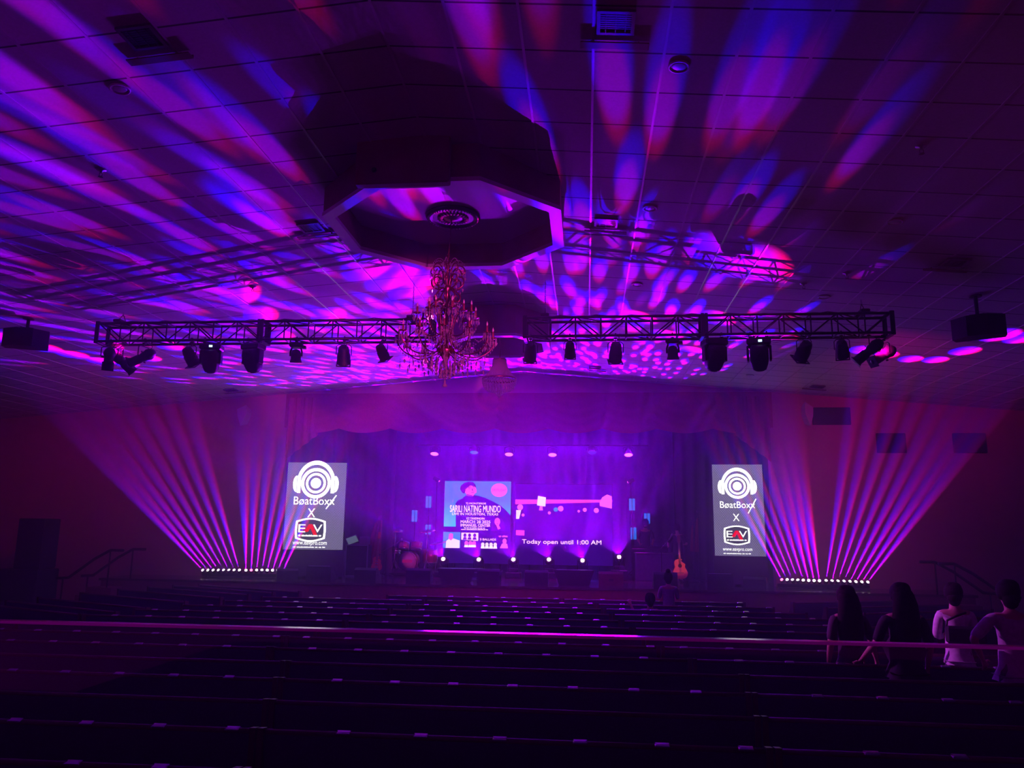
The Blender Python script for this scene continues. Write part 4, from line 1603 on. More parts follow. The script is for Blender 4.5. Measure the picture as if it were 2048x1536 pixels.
# strip of small photos
flat([(X(889.5), Z(1098)), (X(923), Z(1098)), (X(923), Z(1066)), (X(889.5), Z(1066))], M['scr_cyan'], t, 'photo_tile', y=-0.005)
flat([(X(895), Z(1098)), (X(896), Z(1084)), (X(902), Z(1079)), (X(910), Z(1079)), (X(922), Z(1083)), (X(922), Z(1098))], M['scr_white'], t, 'tile_figure', y=-0.008)
flat([(X(900), Z(1079)), (X(901), Z(1070)), (X(905), Z(1068)), (X(909), Z(1070)), (X(909), Z(1079)), (X(905), Z(1083))], M['scr_skin'], t, 'tile_face', y=-0.010)
flat([(X(925), Z(1081)), (X(958), Z(1083)), (X(958), Z(1067)), (X(925), Z(1067))], M['scr_white'], t, 'photo_tile', y=-0.005)
for x in (932, 941, 951):
    mb = MB(); ring_poly(mb, X(x), Z(1072), 0, 3 * u, y=-0.008, n=14, ex=1.2); mb.build('tile_face', M['scr_hair'], t)
    flat([(X(x - 4), Z(1081)), (X(x + 4), Z(1081)), (X(x + 2.5), Z(1076)), (X(x - 2.5), Z(1076))], M['scr_hair'], t, 'tile_figure', y=-0.008)
lettering('5 BALLADS', X(977), Z(1080), 31 * u, 4 * u, M['scr_text'], t, y=-0.006, name='tile_lettering')
for i, x in enumerate((967, 975, 983, 991)):
    mb = MB(); ring_poly(mb, X(x), Z(1090), 0, 3.4 * u, y=-0.006, n=14, ex=1.1); mb.build('tile_face', M['scr_white'], t)
    flat([(X(x - 4), Z(1098)), (X(x + 4), Z(1098)), (X(x + 3), Z(1093)), (X(x - 3), Z(1093))], M['scr_text'], t, 'tile_figure', y=-0.006)
for i, x in enumerate((935, 943, 950)):
    mb = MB(); ring_poly(mb, X(x), Z(1088), 0, 3.6 * u, y=-0.006, n=14, ex=1.2); mb.build('tile_face', M['scr_skin'], t)
    flat([(X(x - 4), Z(1096)), (X(x + 4), Z(1096)), (X(x + 3), Z(1091)), (X(x - 3), Z(1091))], M['scr_text'], t, 'tile_figure', y=-0.006)
tiny_print(X(1007), Z(1073), 19 * u, 4 * u, M['scr_pink'], t, -0.006, 'tile_print', 3, 4)
mb = MB(); ring_poly(mb, X(1009), Z(1083), 0, 4 * u, y=-0.006, n=14, ex=1.3); mb.build('tile_face', M['scr_skin'], t)
flat([(X(1000), Z(1097)), (X(1016), Z(1097)), (X(1014), Z(1088)), (X(1004), Z(1088))], M['scr_pink'], t, 'tile_figure', y=-0.006)

t, X, Z, u, W, H = screen(1031, 1226, 968, 1132, 'right stage screen reading today open until 1:00 AM over a blurred night room', M['scr_dark'])
lettering('Today open until 1:00 AM', X(1124.5), Z(1087), 158 * u, 11 * u, M['scr_text'], t, y=-0.008, name='screen_lettering')
flat([(X(1031), Z(1010)), (X(1226), Z(1004)), (X(1226), Z(999)), (X(1031), Z(1000))], M['scr_coral'], t, 'picture_streak', y=-0.003)
flat([(X(1075), Z(1012)), (X(1092), Z(1014)), (X(1093), Z(995)), (X(1077), Z(992))], M['scr_white'], t, 'picture_lamp', y=-0.006)
flat([(X(1079), Z(1022)), (X(1087), Z(1022)), (X(1086), Z(1013)), (X(1081), Z(1013))], M['scr_pink'], t, 'picture_lamp', y=-0.006)
flat([(X(1201), Z(1012)), (X(1225), Z(1017)), (X(1225), Z(992)), (X(1216), Z(988)), (X(1206), Z(994)), (X(1201), Z(1004))], M['scr_pink'], t, 'picture_lamp', y=-0.006)
flat([(X(1033), Z(1073)), (X(1050), Z(1074)), (X(1050), Z(1063)), (X(1033), Z(1063))], M['scr_coral'], t, 'picture_block', y=-0.006)
flat([(X(1033), Z(1040)), (X(1039), Z(1040)), (X(1043), Z(1022)), (X(1033), Z(1022))], M['scr_white'], t, 'picture_block', y=-0.006)
for x, y, r in ((1041, 1016, 6), (1113, 1020, 4.5), (1123, 1018, 5.5), (1171, 1020, 4), (1159, 1023, 2.5), (1194, 1021, 5), (1100, 1027, 3), (1047, 1032, 3)):
    mb = MB(); ring_poly(mb, X(x), Z(y), 0, r * u, y=-0.006, n=18); mb.build('picture_glow', M['scr_pink'] if x != 1113 else M['scr_cyan'], t)

# ------------------------------------------------------------------ lamps above the stage
M['pink_lens'] = emis('pink_lens', (1.0, 0.12, 0.5), 3.0)
M['blue_lens'] = emis('blue_lens', (0.02, 0.16, 1.0), 1.0)
M['deep_blue_lens'] = emis('deep_blue_lens', (0.0, 0.03, 0.8), 0.6)
pipe_z = WASH[2].z + 0.28
batten = thing('lighting_pipe', 'black pipe above the screens from which six wash lamps hang', 'lighting pipe', (0, 23.15, pipe_z))
MB().tube([(WASH[0].x - .6, 0, 0), (WASH[5].x + .6, 0, 0)], 0.024, 10).build('pipe', M['black'], batten)
mb = MB()
for x in (WASH[0].x - .3, WASH[2].x + .7, WASH[5].x + .3):
    mb.tube([(x, 0, 0.02), (x, 0, 6.79 - pipe_z)], 0.005, 5)
mb.build('drop_wire', M['steel'], batten)
for i, (p, c) in enumerate(zip(WASH, WASH_COL)):
    lab = ['pink wash lamp above the left edge of the poster screen, outermost', 'pale blue wash lamp above the poster screen',
           'pink wash lamp right of the pale blue one, above the gap of the screens', 'pink wash lamp over the middle of the right screen',
           'deep blue wash lamp above the right half of the right screen', 'pink wash lamp outermost on the right, past the deep blue one'][i]
    t = thing('wash_lamp', lab, 'stage lamp', (p.x, 23.0, p.z))
    M4 = Matrix.Rotation(R(158), 4, 'X')
    MB().lathe([(0.02, -0.2), (0.09, -0.19), (0.12, -0.12), (0.13, -0.02), (0.14, 0.0), (0.14, 0.02), (0.125, 0.02), (0.12, 0.0)], 20, M4).build('housing', M['black_plastic'], t)
    MB().lathe([(0.12, 0.005), (0.06, 0.012), (0.003, 0.014)], 20, M4 @ Matrix.Translation((0, 0, 0.01))).build('lens', [M['pink_lens'], M['blue_lens'], M['deep_blue_lens']][0 if c[0] > .5 else (1 if i == 1 else 2)], t)
    dz = pipe_z - p.z
    MB().tube([(-0.15, 0.08, 0.06), (-0.15, 0.12, dz - .08), (0, 0.15, dz - 0.03), (0.15, 0.12, dz - .08), (0.15, 0.08, 0.06)], 0.01, 6).build('yoke', M['black'], t)


# small side beams flanking the screens
for px, py, tx, ty, lab in ((873, 959, 960, 1010, 'small side beam lamp left of the poster screen'), (1262, 962, 1150, 1002, 'small side beam lamp right of the right screen')):
    p = at(px, py, 25.2)
    q = at(tx, ty, 24.75)
    t = thing('side_beam_lamp', lab, 'stage lamp', p)
    M4 = aim((0, 0, 0), q - p)
    MB().lathe([(0.03, 0.12), (0.07, 0.1), (0.07, -0.1), (0.05, -0.12)], 16, M4).build('housing', M['black_plastic'], t)
    MB().lathe([(0.055, -0.115), (0.003, -0.124)], 16, M4).build('lens', M['pink_lens'], t)
    MB().tube([(0, 0.1, 0.0), (0, 0.1, STAGE_Z - p.z + .02)], 0.016, 8).lathe([(0.1, STAGE_Z - p.z), (0.1, STAGE_Z - p.z + .02)], 16, Matrix.Translation((0, .1, 0))).build('stand', M['black'], t)
    spot('side_beam', p + (q - p).normalized() * 0.15, q, 380, 9, 0.5, (1, 0.02, 0.35), 0.01)

# six multi-beam heads on the stage floor
M['hot_lens'] = emis('hot_lens', (1.0, 0.55, 0.75), 9.0)
labs = ['floor beam head beside the drum kit, leftmost of the row of six', 'floor beam head in front of the poster photos, second in the row of six', 'floor beam head before the gap between the two screens',
        'floor beam head under the left half of the right screen', 'floor beam head under the right half of the right screen', 'floor beam head past the right screen, last in the row of six']
for i, h in enumerate(FLOOR_HEADS):
    t = thing('floor_beam_head', labs[i], 'moving head lamp', (h.x, h.y, STAGE_Z))
    dz = h.z - STAGE_Z
    MB().box((0, 0.02, dz - 0.33 - (dz - .33) / 2), (0.46, 0.4, max(0.05, dz - 0.34)), bev=0.012).build('flight_case', M['black'], t)
    MB().box((0, 0.02, dz - 0.27), (0.3, 0.26, 0.1), bev=0.02).build('base', M['black_plastic'], t)
    y = MB()
    for s in (-1, 1):
        y.box((s * 0.14, 0.02, dz - 0.1), (0.03, 0.1, 0.26), bev=0.01)
    y.build('yoke', M['black_plastic'], t)
    M4 = Matrix.Translation((0, 0.02, dz)) @ Matrix.Rotation(R(68), 4, 'X')
    MB().lathe([(0.03, -0.15), (0.09, -0.13), (0.12, -0.05), (0.12, 0.06), (0.1, 0.1), (0.085, 0.1), (0.08, 0.07)], 20, M4).build('head', M['black_plastic'], t)
    MB().lathe([(0.055, 0.085), (0.03, 0.1), (0.003, 0.104)], 16, M4).build('lens', M['hot_lens'], t)

# LED pixel bars
M['head_lens'] = emis('bar_lens', (1.0, 0.75, 0.9), 7.0)
M['head_lens_red'] = emis('bar_lens_red', (1.0, 0.1, 0.25), 9.0)
labs = ['LED pixel bar of eight heads at the far left of the apron, beams leaning outward', 'LED pixel bar of eight heads between outer left bar and left LED panel',
        'LED pixel bar of eight heads right of the right LED panel, beams leaning inward', 'LED pixel bar of eight heads at the far right of the apron, beams leaning outward']
for b, (heads, tg) in enumerate(BARS):
    c = sum(heads, Vector()) / 8
    t = thing('led_pixel_bar', labs[b], 'LED bar lamp', (c.x, c.y, STAGE_Z))
    dz = c.z - STAGE_Z
    L = heads[-1].x - heads[0].x
    MB().box((0, 0.14, 0.055), (L + 0.16, 0.12, 0.08), bev=0.01).build('bar_housing', M['black_plastic'], t)
    for s in (-1, 1):
        MB().box((s * L * 0.4, 0.12, 0.008), (0.05, 0.24, 0.014)).build('foot', M['black'], t)
    for k, (h, g) in enumerate(zip(heads, tg)):
        d = (g - h).normalized()
        M4 = Matrix.Translation(h - Vector((c.x, c.y, STAGE_Z))) @ aim((0, 0, 0), d)
        hd = MB().lathe([(0.02, 0.09), (0.05, 0.07), (0.052, 0.0), (0.052, -0.03), (0.042, -0.03), (0.038, -0.02)], 16, M4).build('pixel_head', M['black_plastic'], t)
        MB().ball((0, 0, -0.02), 0.037, 12, 8, (1, 1, 0.5), M4).build('lens', M['head_lens_red'] if (b, k) in ((1, 1), (2, 0)) else M['head_lens'], hd)
# ------------------------------------------------------------------ stage monitors
M['grille_metal'] = noisy(mat('speaker_grille', (0.03, 0.03, 0.03), 0.55, 0.3), (0.02, 0.02, 0.02), (0.05, 0.05, 0.05), 250)


def wedge(W, H, Dp, wide=False):
    t = thing('stage_monitor', '', 'stage monitor')
    mb = MB()
    if wide:     # cabinet with flared sides, narrow at the foot
        top, bot = W / 2, W / 2 * 0.74
        vs = []
        for y in (0, Dp):
            k = 1.0 if y == 0 else 0.85
            vs += [(-bot * k, y, 0), (bot * k, y, 0), (top * k, y, H), (-top * k, y, H)]
        fs = [(0, 1, 2, 3), (7, 6, 5, 4), (0, 4, 5, 1), (1, 5, 6, 2), (2, 6, 7, 3), (3, 7, 4, 0)]
        mb.add(vs, fs)
    else:
        prof = [(0, 0), (Dp, 0), (Dp, 0.1), (Dp * 0.35, H), (0.05, H), (0, H - .05)]
        n = len(prof)
        vs = [(-W / 2, y, z) for y, z in prof] + [(W / 2, y, z) for y, z in prof]
        fs = [tuple(reversed(range(n))), tuple(range(n, 2 * n))] + [(i, (i + 1) % n, n + (i + 1) % n, n + i) for i in range(n)]
        mb.add(vs, fs)
    mb.build('cabinet', M['black_plastic'], t)
    if not wide:
        a, b = Vector((0, Dp, 0.1)), Vector((0, Dp * 0.35, H))
        d = (b - a).normalized()
        nrm = Vector((0, d.z, -d.y))
        vs = []
        for s in (0.0, 0.02):
            for x in (-W / 2 + .03, W / 2 - .03):
                for q in (0.03, (b - a).length - 0.03):
                    p = a + d * q + nrm * (s + .002)
                    vs.append((x, p.y, p.z))
        MB().add(vs, [(0, 1, 3, 2), (6, 7, 5, 4), (0, 4, 5, 1), (2, 3, 7, 6), (0, 2, 6, 4), (1, 5, 7, 3)]).build('grille', M['grille_metal'], t)
        for s in (-1, 1):
            MB().lathe([(0.035, 0), (0.035, 0.008), (0.025, 0.01), (0.022, 0.002)], 14, Matrix.Translation((s * (W / 2 - 0.002), Dp * 0.35, H * 0.45)) @ Matrix.Rotation(R(90) * s, 4, 'Y')).build('side_handle', M['black'], t)
    else:
        MB().box((0, -0.006, H * 0.5), (W * 0.55, 0.012, H * 0.7)).build('grille', M['grille_metal'], t)
    MB().box((0, -0.008, H * 0.42), (0.12, 0.012, 0.06)).build('connector_plate', M['black'], t)
    return t


MON = [(577, 1168 - 14, 44, 20, 0, 25, 'low stage monitor between the inner pixel bar and the left LED panel'),
       (638, 1162, 54, 26, 0, 0, 'stage monitor with bright top edge below the left LED panel'),
       (731, 1162, 48, 24, 0, -6, 'stage monitor in front of the keyboard rack and guitar stand'),
       (837, 1164, 52, 25, 0, 0, 'stage monitor in front of the bass drum'),
       (913, 1166, 76, 26, 1, 0, 'wide flared speaker below the poster screen'),
       (977, 1167, 47, 26, 0, 0, 'stage monitor right beside the wide flared speaker under the poster'),
       (1073, 1167, 48, 25, 0, 0, 'stage monitor below the left half of the right screen'),
       (1148, 1168, 78, 27, 1, 0, 'wide flared speaker below the right half of the right screen'),
       (1222, 1170, 50, 25, 0, 0, 'reddish stage monitor past the right screen'),
       (1331, 1172, 48, 26, 0, 0, 'stage monitor by the acoustic guitar, behind the raised head'),
       (1440, 1173, 52, 25, 0, 0, 'stage monitor with bright top edge below the right LED panel'),
       (1508, 1174, 44, 20, 0, -20, 'low stage monitor between right LED panel and pixel bars')]
M['red_cab'] = noisy(mat('reddish_cabinet', (0.16, 0.03, 0.04), 0.5), (0.13, 0.02, 0.03), (0.2, 0.035, 0.05), 5)
M['pale_edge'] = mat('pale_top_edge', (0.7, 0.65, 0.8), 0.3, 0.2)  # pale strip along the top edge of two monitors
for i, (px, py, wp, hp, wide, rz, lab) in enumerate(MON):
    p = at(px, py, 20.3)
    t = wedge(wp * 20.3 / 1540 * (1.0 if wide else 0.94), hp * 20.3 / 1540 * 1.02, 0.42, wide)
    t.location = (p.x, 20.22, STAGE_Z)
    t.rotation_euler = (0, 0, R(rz))
    tag(t, lab, 'stage monitor')
    if i == 8:
        for ch in COL.objects:
            if ch.parent == t and ch.name.startswith('cabinet'):
                ch.data.materials[0] = M['red_cab']
    if i in (1, 10):
        MB().box((0, 0.03, hp * 20.3 / 1540 * 1.02 + 0.005), (wp * 20.3 / 1540 * 0.8, 0.04, 0.008)).build('top_edge_strip', M['pale_edge'], t)

# ------------------------------------------------------------------ twin blue light panels on stands
M['blue_strip'] = emis('blue_strip', (0.0, 0.20, 0.9), 0.8)
for i, (px, py, wp, hp, lab) in enumerate((
        (857, 1004, 12, 23, 'upper twin blue strip panel beside the left edge of the poster screen'),
        (829, 1032, 12, 23, 'outer twin blue strip panel above the drum kit'),
        (856, 1059, 12, 19, 'lower twin blue strip panel above the right cymbal of the drum kit'),
        (1264, 1009, 12, 23, 'upper twin blue strip panel right of the right screen'),
        (1294, 1037, 12, 20, 'outer twin blue strip panel over the keyboard player'),
        (1267, 1067, 12, 23, 'lower twin blue strip panel right of the right screen, left of the keyboard player'))):
    Y = 24.4 + 0.12 * (i % 3)
    p = at(px, py, Y)
    k = Y / 1540
    W, H = wp * k, hp * k
    t = thing('strip_light_panel', lab, 'light panel', (p.x, Y, p.z))
    MB().box((0, 0.03, 0), (W + .02, 0.05, H + .02)).build('housing', M['black'], t)
    for s in (-1, 1):
        MB().box((s * W * 0.26, 0.0, 0), (W * 0.42, 0.012, H)).build('strip', M['blue_strip'], t)
    MB().tube([(0, 0.07, -H * .4), (0, 0.07, STAGE_Z - p.z + 0.01)], 0.014, 8).tube([(0, 0.07, STAGE_Z - p.z + .2), (0.2, -0.1, STAGE_Z - p.z + .012)], 0.009, 6).tube([(0, 0.07, STAGE_Z - p.z + .2), (-0.2, -0.1, STAGE_Z - p.z + .012)], 0.009, 6).tube([(0, 0.07, STAGE_Z - p.z + .2), (0, 0.3, STAGE_Z - p.z + .012)], 0.009, 6).build('stand', M['black'], t)

# ------------------------------------------------------------------ drum kit
M['drum_shell'] = noisy(mat('drum_shell', (0.45, 0.05, 0.12), 0.25, 0.2, spec=0.8), (0.4, 0.04, 0.1), (0.5, 0.08, 0.16), 20)
M['drum_head'] = mat('drum_head', (0.75, 0.6, 0.7), 0.5)
M['cymbal'] = mat('cymbal_bronze', (0.85, 0.45, 0.3), 0.25, 1.0)
KX, KY = at(820, 1140, 23.4).x, 23.4
RX90 = Matrix.Rotation(R(90), 4, 'X')


def drum(name, label, x, y, z, r, h, M4, cat='drum', shell='drum_shell', legs=0, group=None):
    t = thing(name, label, cat, (KX + x, KY + y, STAGE_Z + z))
    MB().lathe([(r * .985, -h / 2), (r, -h / 2), (r, h / 2), (r * .985, h / 2)], 28, M4).build('shell', M[shell], t)
    for s in (-1, 1):
        MB().lathe([(r * 1.0, s * h / 2 - .012), (r * 1.05, s * h / 2 - .012), (r * 1.05, s * h / 2 + .014), (r * 1.0, s * h / 2 + .014)], 28, M4, caps=False).build('hoop', M['chrome'], t)
        MB().lathe([(r * .99, s * h / 2), (0.004, s * (h / 2 + .002))], 28, M4).build('drum_head', M['drum_head'], t)
    mb = MB()
    for k in range(8):
        a = 2 * math.pi * k / 8
        mb.tube([M4 @ Vector((r * 1.03 * math.cos(a), r * 1.03 * math.sin(a), -h / 2)), M4 @ Vector((r * 1.03 * math.cos(a), r * 1.03 * math.sin(a), h / 2))], 0.005, 5)
    mb.build('tension_rods', M['chrome'], t)
    if legs:
        for k in range(3):
            a = 2 * math.pi * k / 3 + 0.3
            MB().tube([(r * math.cos(a), r * math.sin(a), 0.05), (r * 1.04 * math.cos(a), r * 1.04 * math.sin(a), -z + .012)], 0.01, 6).build('leg', M['chrome'], t)
    return t


riser = thing('drum_riser', 'low dark riser carpet platform under the drum kit', 'riser', (KX, KY + 0.1, STAGE_Z))
MB().box((0, 0, 0.04), (2.5, 1.9, 0.08), bev=0.01).build('deck', M['black'], riser)
MB().box((0, 0, 0.084), (2.4, 1.8, 0.008)).build('carpet', M['carpet'], riser)
Z0 = 0.09
t = drum('bass_drum', 'bass drum with pale front head at the centre of the drum kit', 0.0, -0.2, Z0 + 0.29, 0.28, 0.42, RX90)
for s in (-1, 1):
    MB().tube([(s * 0.26, -0.1, -0.05), (s * 0.38, -0.22, -0.285)], 0.01, 6).build('spur', M['chrome'], t)
M['drum_logo'] = mat('drum_logo_pink', (0.9, 0.15, 0.35), 0.6)
MB().box((0, -0.216, 0.02), (0.3, 0.004, 0.09)).build('head_badge', M['drum_logo'], t)
for x, r, lab in ((-0.19, 0.15, 'smaller rack tom left above the bass drum'), (0.19, 0.17, 'larger rack tom right above the bass drum')):
    t = drum('rack_tom', lab, x, -0.1, Z0 + 0.74, r, 0.2, Matrix.Rotation(R(-18), 4, 'X'))
    MB().tube([(0, 0, -0.1), (-x * .6, 0.05, -0.2)], 0.012, 6).build('tom_mount', M['chrome'], t)
drum('floor_tom', 'floor tom on three legs at the right of the drum kit', 0.58, 0.05, Z0 + 0.45, 0.21, 0.38, Matrix.Identity(4), legs=1)
t = drum('snare_drum', 'shallow snare drum at the left of the drum kit', -0.5, 0.05, Z0 + 0.58, 0.18, 0.14, Matrix.Rotation(R(-5), 4, 'X'), shell='chrome')
mb = MB().tube([(0, 0, -0.07), (0, 0, -0.35)], 0.012, 6)
for k in range(3):
    a = 2.1 * k
    mb.tube([(0, 0, -0.3), (0.2 * math.cos(a), 0.2 * math.sin(a), -0.575)], 0.009, 6)
mb.build('snare_stand', M['chrome'], t)


def cymbal(x, y, z, r, tiltx, tilty, label, pair=False):
    t = thing('cymbal', label, 'cymbal', (KX + x, KY + y, STAGE_Z + Z0))
    M4 = Matrix.Translation((0, 0, z)) @ Matrix.Rotation(R(tiltx), 4, 'X') @ Matrix.Rotation(R(tilty), 4, 'Y')
    MB().lathe([(r, -0.012), (r * 0.5, 0.0), (r * 0.2, 0.008), (r * 0.14, 0.025), (0.006, 0.034), (0.006, 0.03), (r * .14, 0.02), (r * 0.5, -0.004), (r, -0.015)], 32, M4).build('cymbal_plate', M['cymbal'], t)
    if pair:
        MB().lathe([(r, -0.02), (r * .2, -0.05), (0.006, -0.05)], 32, M4).build('cymbal_plate', M['cymbal'], t)
    mb = MB().tube([(0, 0, z + 0.05), (0, 0, 0.35)], 0.009, 6).tube([(0, 0, 0.6), (0, 0, 0.1)], 0.014, 8)
    for k in range(3):
        a = 2 * math.pi * k / 3 + .4
        mb.tube([(0, 0, 0.35), (0.24 * math.cos(a), 0.24 * math.sin(a), 0.012)], 0.009, 6)
    mb.build('stand', M['chrome'], t)


cymbal(-0.62, -0.05, 1.0, 0.19, 3, 0, 'hi-hat cymbal pair at the left of the drum kit', True)
cymbal(-0.42, -0.3, 1.22, 0.23, 14, 8, 'crash cymbal standing high at the left over the rack toms')
cymbal(0.55, -0.3, 1.2, 0.24, 12, -6, 'crash cymbal high at the right, under the lower blue panel')
cymbal(0.82, 0.0, 0.85, 0.26, 10, -10, 'wide ride cymbal low at the right of the drum kit')
cymbal(-0.85, 0.25, 1.25, 0.2, 16, 14, 'tilted crash cymbal farthest left on the drum kit')
t = thing('drum_stool', 'round drummer stool behind the bass drum', 'stool', (KX, KY + 0.55, STAGE_Z + Z0))
MB().lathe([(0.16, 0.5), (0.17, 0.53), (0.165, 0.57), (0.02, 0.58)], 20).build('seat', M['black_plastic'], t)
for k in range(3):
    a = 2 * math.pi * k / 3
    MB().tube([(0, 0, 0.4), (0.22 * math.cos(a), 0.22 * math.sin(a), 0.012)], 0.01, 6).build('leg', M['chrome'], t)
MB().tube([(0, 0, 0.3), (0, 0, 0.5)], 0.015, 8).build('post', M['chrome'], t)


def mic_stand(px, py_top, Y, boom, label):
    p = at(px, py_top, Y)
    t = thing('microphone_stand', label, 'microphone stand', (p.x, Y, STAGE_Z))
    h = p.z - STAGE_Z
    mb = MB().tube([(0, 0, 0.1), (0, 0, h * 0.85)], 0.010, 8)
    for k in range(3):
        a = 2 * math.pi * k / 3 + 0.5
        mb.tube([(0, 0, 0.14), (0.26 * math.cos(a), 0.26 * math.sin(a), 0.012)], 0.008, 6)
    mb.build('tripod', M['black'], t)
    MB().tube([(-boom * .4, 0, h * 0.7), (boom, -0.05, h)], 0.007, 6).build('boom_arm', M['chrome'], t)
    d = Vector((boom, -0.05, h * 0.3)).normalized()
    M4 = Matrix.Translation((boom, -0.05, h)) @ d.to_track_quat('Z', 'Y').to_matrix().to_4x4()
    MB().lathe([(0.012, -0.02), (0.015, 0.1), (0.026, 0.12), (0.028, 0.15), (0.018, 0.175), (0.003, 0.18)], 12, M4).build('microphone', M['steel'], t)


mic_stand(772, 1085, 22.0, 0.35, 'microphone stand with boom between guitar stand and drum kit')
mic_stand(790, 1052, 24.3, -0.12, 'tall microphone stand behind the left cymbals of the drum kit')
mic_stand(1322, 1078, 21.8, 0.22, 'microphone stand with boom in front of the keyboard')
mic_stand(1378, 1062, 23.6, -0.2, 'microphone stand behind the standing guitarist')
mic_stand(1238, 1095, 21.6, 0.15, 'straight microphone stand at the right edge of the right screen')

# ------------------------------------------------------------------ guitars
M['guitar_red'] = mat('red_lacquer', (0.85, 0.10, 0.06), 0.25, spec=0.8)
M['guitar_top'] = noisy(mat('spruce_top', (0.95, 0.30, 0.12), 0.3), (0.9, 0.26, 0.1), (1.0, 0.34, 0.14), 12)
M['neck_wood'] = noisy(mat('neck_wood', (0.4, 0.12, 0.06), 0.4), (0.36, 0.1, 0.05), (0.44, 0.14, 0.07), 10)


def guitar_outline(w_low, w_up, w_waist, L, cut=0.0, n=40):
    """half-width along the body, z from 0 (tail) to L (neck joint)"""
    ctrl = [(0.0, 0.0), (0.02, 0.5), (0.12, 0.85), (0.3, 1.0), (0.47, .82), (0.6, w_waist / w_low), (0.72, .72), (0.84, w_up / w_low), (0.94, .58), (1.0, 0.22)]
    P = spline([(a, 0, b) for a, b in ctrl], 5)
    left = [(-p.z * w_low, p.x * L) for p in P]
    right = []
    for p in P:
        x = p.z * w_low
        if p.x > 0.74 and cut:
            x = min(x, w_low * (0.72 - cut * (p.x - 0.74) * 4)) if p.x < .93 else min(x, 0.06)
        right.append((max(x, 0.03 if p.x > .5 else x), p.x * L))
    return left + right[::-1]


def guitar(name, label, loc, lean, top, side, w_low, w_up, w_waist, L, depth, neck_len, electric, rz=0.0, cut=0.9, flip=1):
    t = thing(name, label, 'guitar', loc, rz)
    Mx = Matrix.Rotation(R(-lean), 4, 'X') @ Matrix.Scale(flip, 4, Vector((1, 0, 0)))
    pts = [(x, z) for x, z in guitar_outline(w_low, w_up, w_waist, L, cut)]
    n = len(pts)
    vs = [(x, 0, z) for x, z in pts] + [(x, depth, z) for x, z in pts]
    MB().add(vs, [tuple((i, (i + 1) % n, n + (i + 1) % n, n + i)) for i in range(n)] + [tuple(reversed(range(n, 2 * n)))], Mx).build('body', M[side], t)
    MB().add([(x * .995, -0.002, z) for x, z in pts] + [(x * .995, 0.002, z) for x, z in pts], [tuple(range(n)), tuple(reversed(range(n, 2 * n)))] + [(i, n + i, n + (i + 1) % n, (i + 1) % n) for i in range(n)], Mx).build('soundboard', M[top], t)
    if not electric:
        mb = MB()
        ring_poly(mb, 0, L * 0.66, 0, 0.05, y=-0.004, n=24)
        mb.add([], [])
        mb.v = [tuple(Mx @ Vector(v)) for v in mb.v]
        mb.build('sound_hole', M['black'], t)
        MB().box((0, -0.008, L * 0.3), (0.16, 0.012, 0.028), Mx).build('bridge', M['neck_wood'], t)
    else:
        for z in (0.3, 0.5, 0.68):
            MB().box((0, -0.006, L * z), (0.08, 0.01, 0.02), Mx).build('pickup', M['chrome'], t)
        MB().box((0, -0.006, L * 0.2), (0.09, 0.012, 0.02), Mx).build('bridge', M['chrome'], t)
    z0, z1 = L * 0.76, L + neck_len
    MB().box((0, -0.008, (z0 + z1) / 2), (0.052, 0.022, z1 - z0), Mx, bev=0.005).build('neck', M['neck_wood'], t)
    mb = MB()
    for k in range(12):
        mb.box((0, -0.021, L + neck_len * (1 - 0.944 ** k) * 1.9), (0.05, 0.003, 0.003), Mx)
    mb.build('frets', M['steel'], t)
    MB().prism([(-0.035, 0), (0.035, 0), (0.042, 0.16), (0.02, 0.19), (-0.02, 0.19), (-0.042, 0.16)], 0, 0.018, Mx @ Matrix.Translation((0, 0.004, z1)) @ Matrix.Rotation(R(90), 4, 'X')).build('headstock', M[side] if electric else M['neck_wood'], t)
    mb = MB()
    for s in (-1, 1):
        for k in range(3):
            mb.tube([(s * 0.035, -0.004, z1 + .04 + k * .05), (s * 0.06, -0.004, z1 + .04 + k * .05)], 0.005, 5, M4=Mx).ball((s * 0.064, -0.004, z1 + .04 + k * .05), 0.01, 6, 4, M4=Mx)
    mb.build('tuning_pegs', M['chrome'], t)
    mb = MB()
    for k in range(6):
        x = -0.02 + k * 0.008
        mb.tube([(x, -0.016, L * 0.3), (x, -0.024, z1)], 0.0012, 4, M4=Mx)
    mb.build('strings', M['chrome'], t)
    return t


def guitar_stand(x, y, z0, label, H=0.62):
    t = thing('guitar_stand', label, 'guitar stand', (x, y, z0))
    mb = MB().tube([(0, 0.14, 0.1), (0, 0.2, H)], 0.011, 8)
    for s in (-1, 1):
        mb.tube([(0, 0.14, 0.3), (s * 0.2, -0.12, 0.012)], 0.010, 6)
        mb.tube([(0, 0.12, 0.19), (s * 0.09, 0.02, 0.15), (s * 0.09, -0.1, 0.16)], 0.009, 6)
    mb.tube([(0, 0.14, 0.3), (0, 0.34, 0.012)], 0.010, 6)
    mb.tube([(-0.05, 0.1, H - .02), (-0.04, 0.2, H), (0.04, 0.2, H), (0.05, 0.1, H - .02)], 0.009, 6)
    mb.build('frame', M['black'], t)
    return t


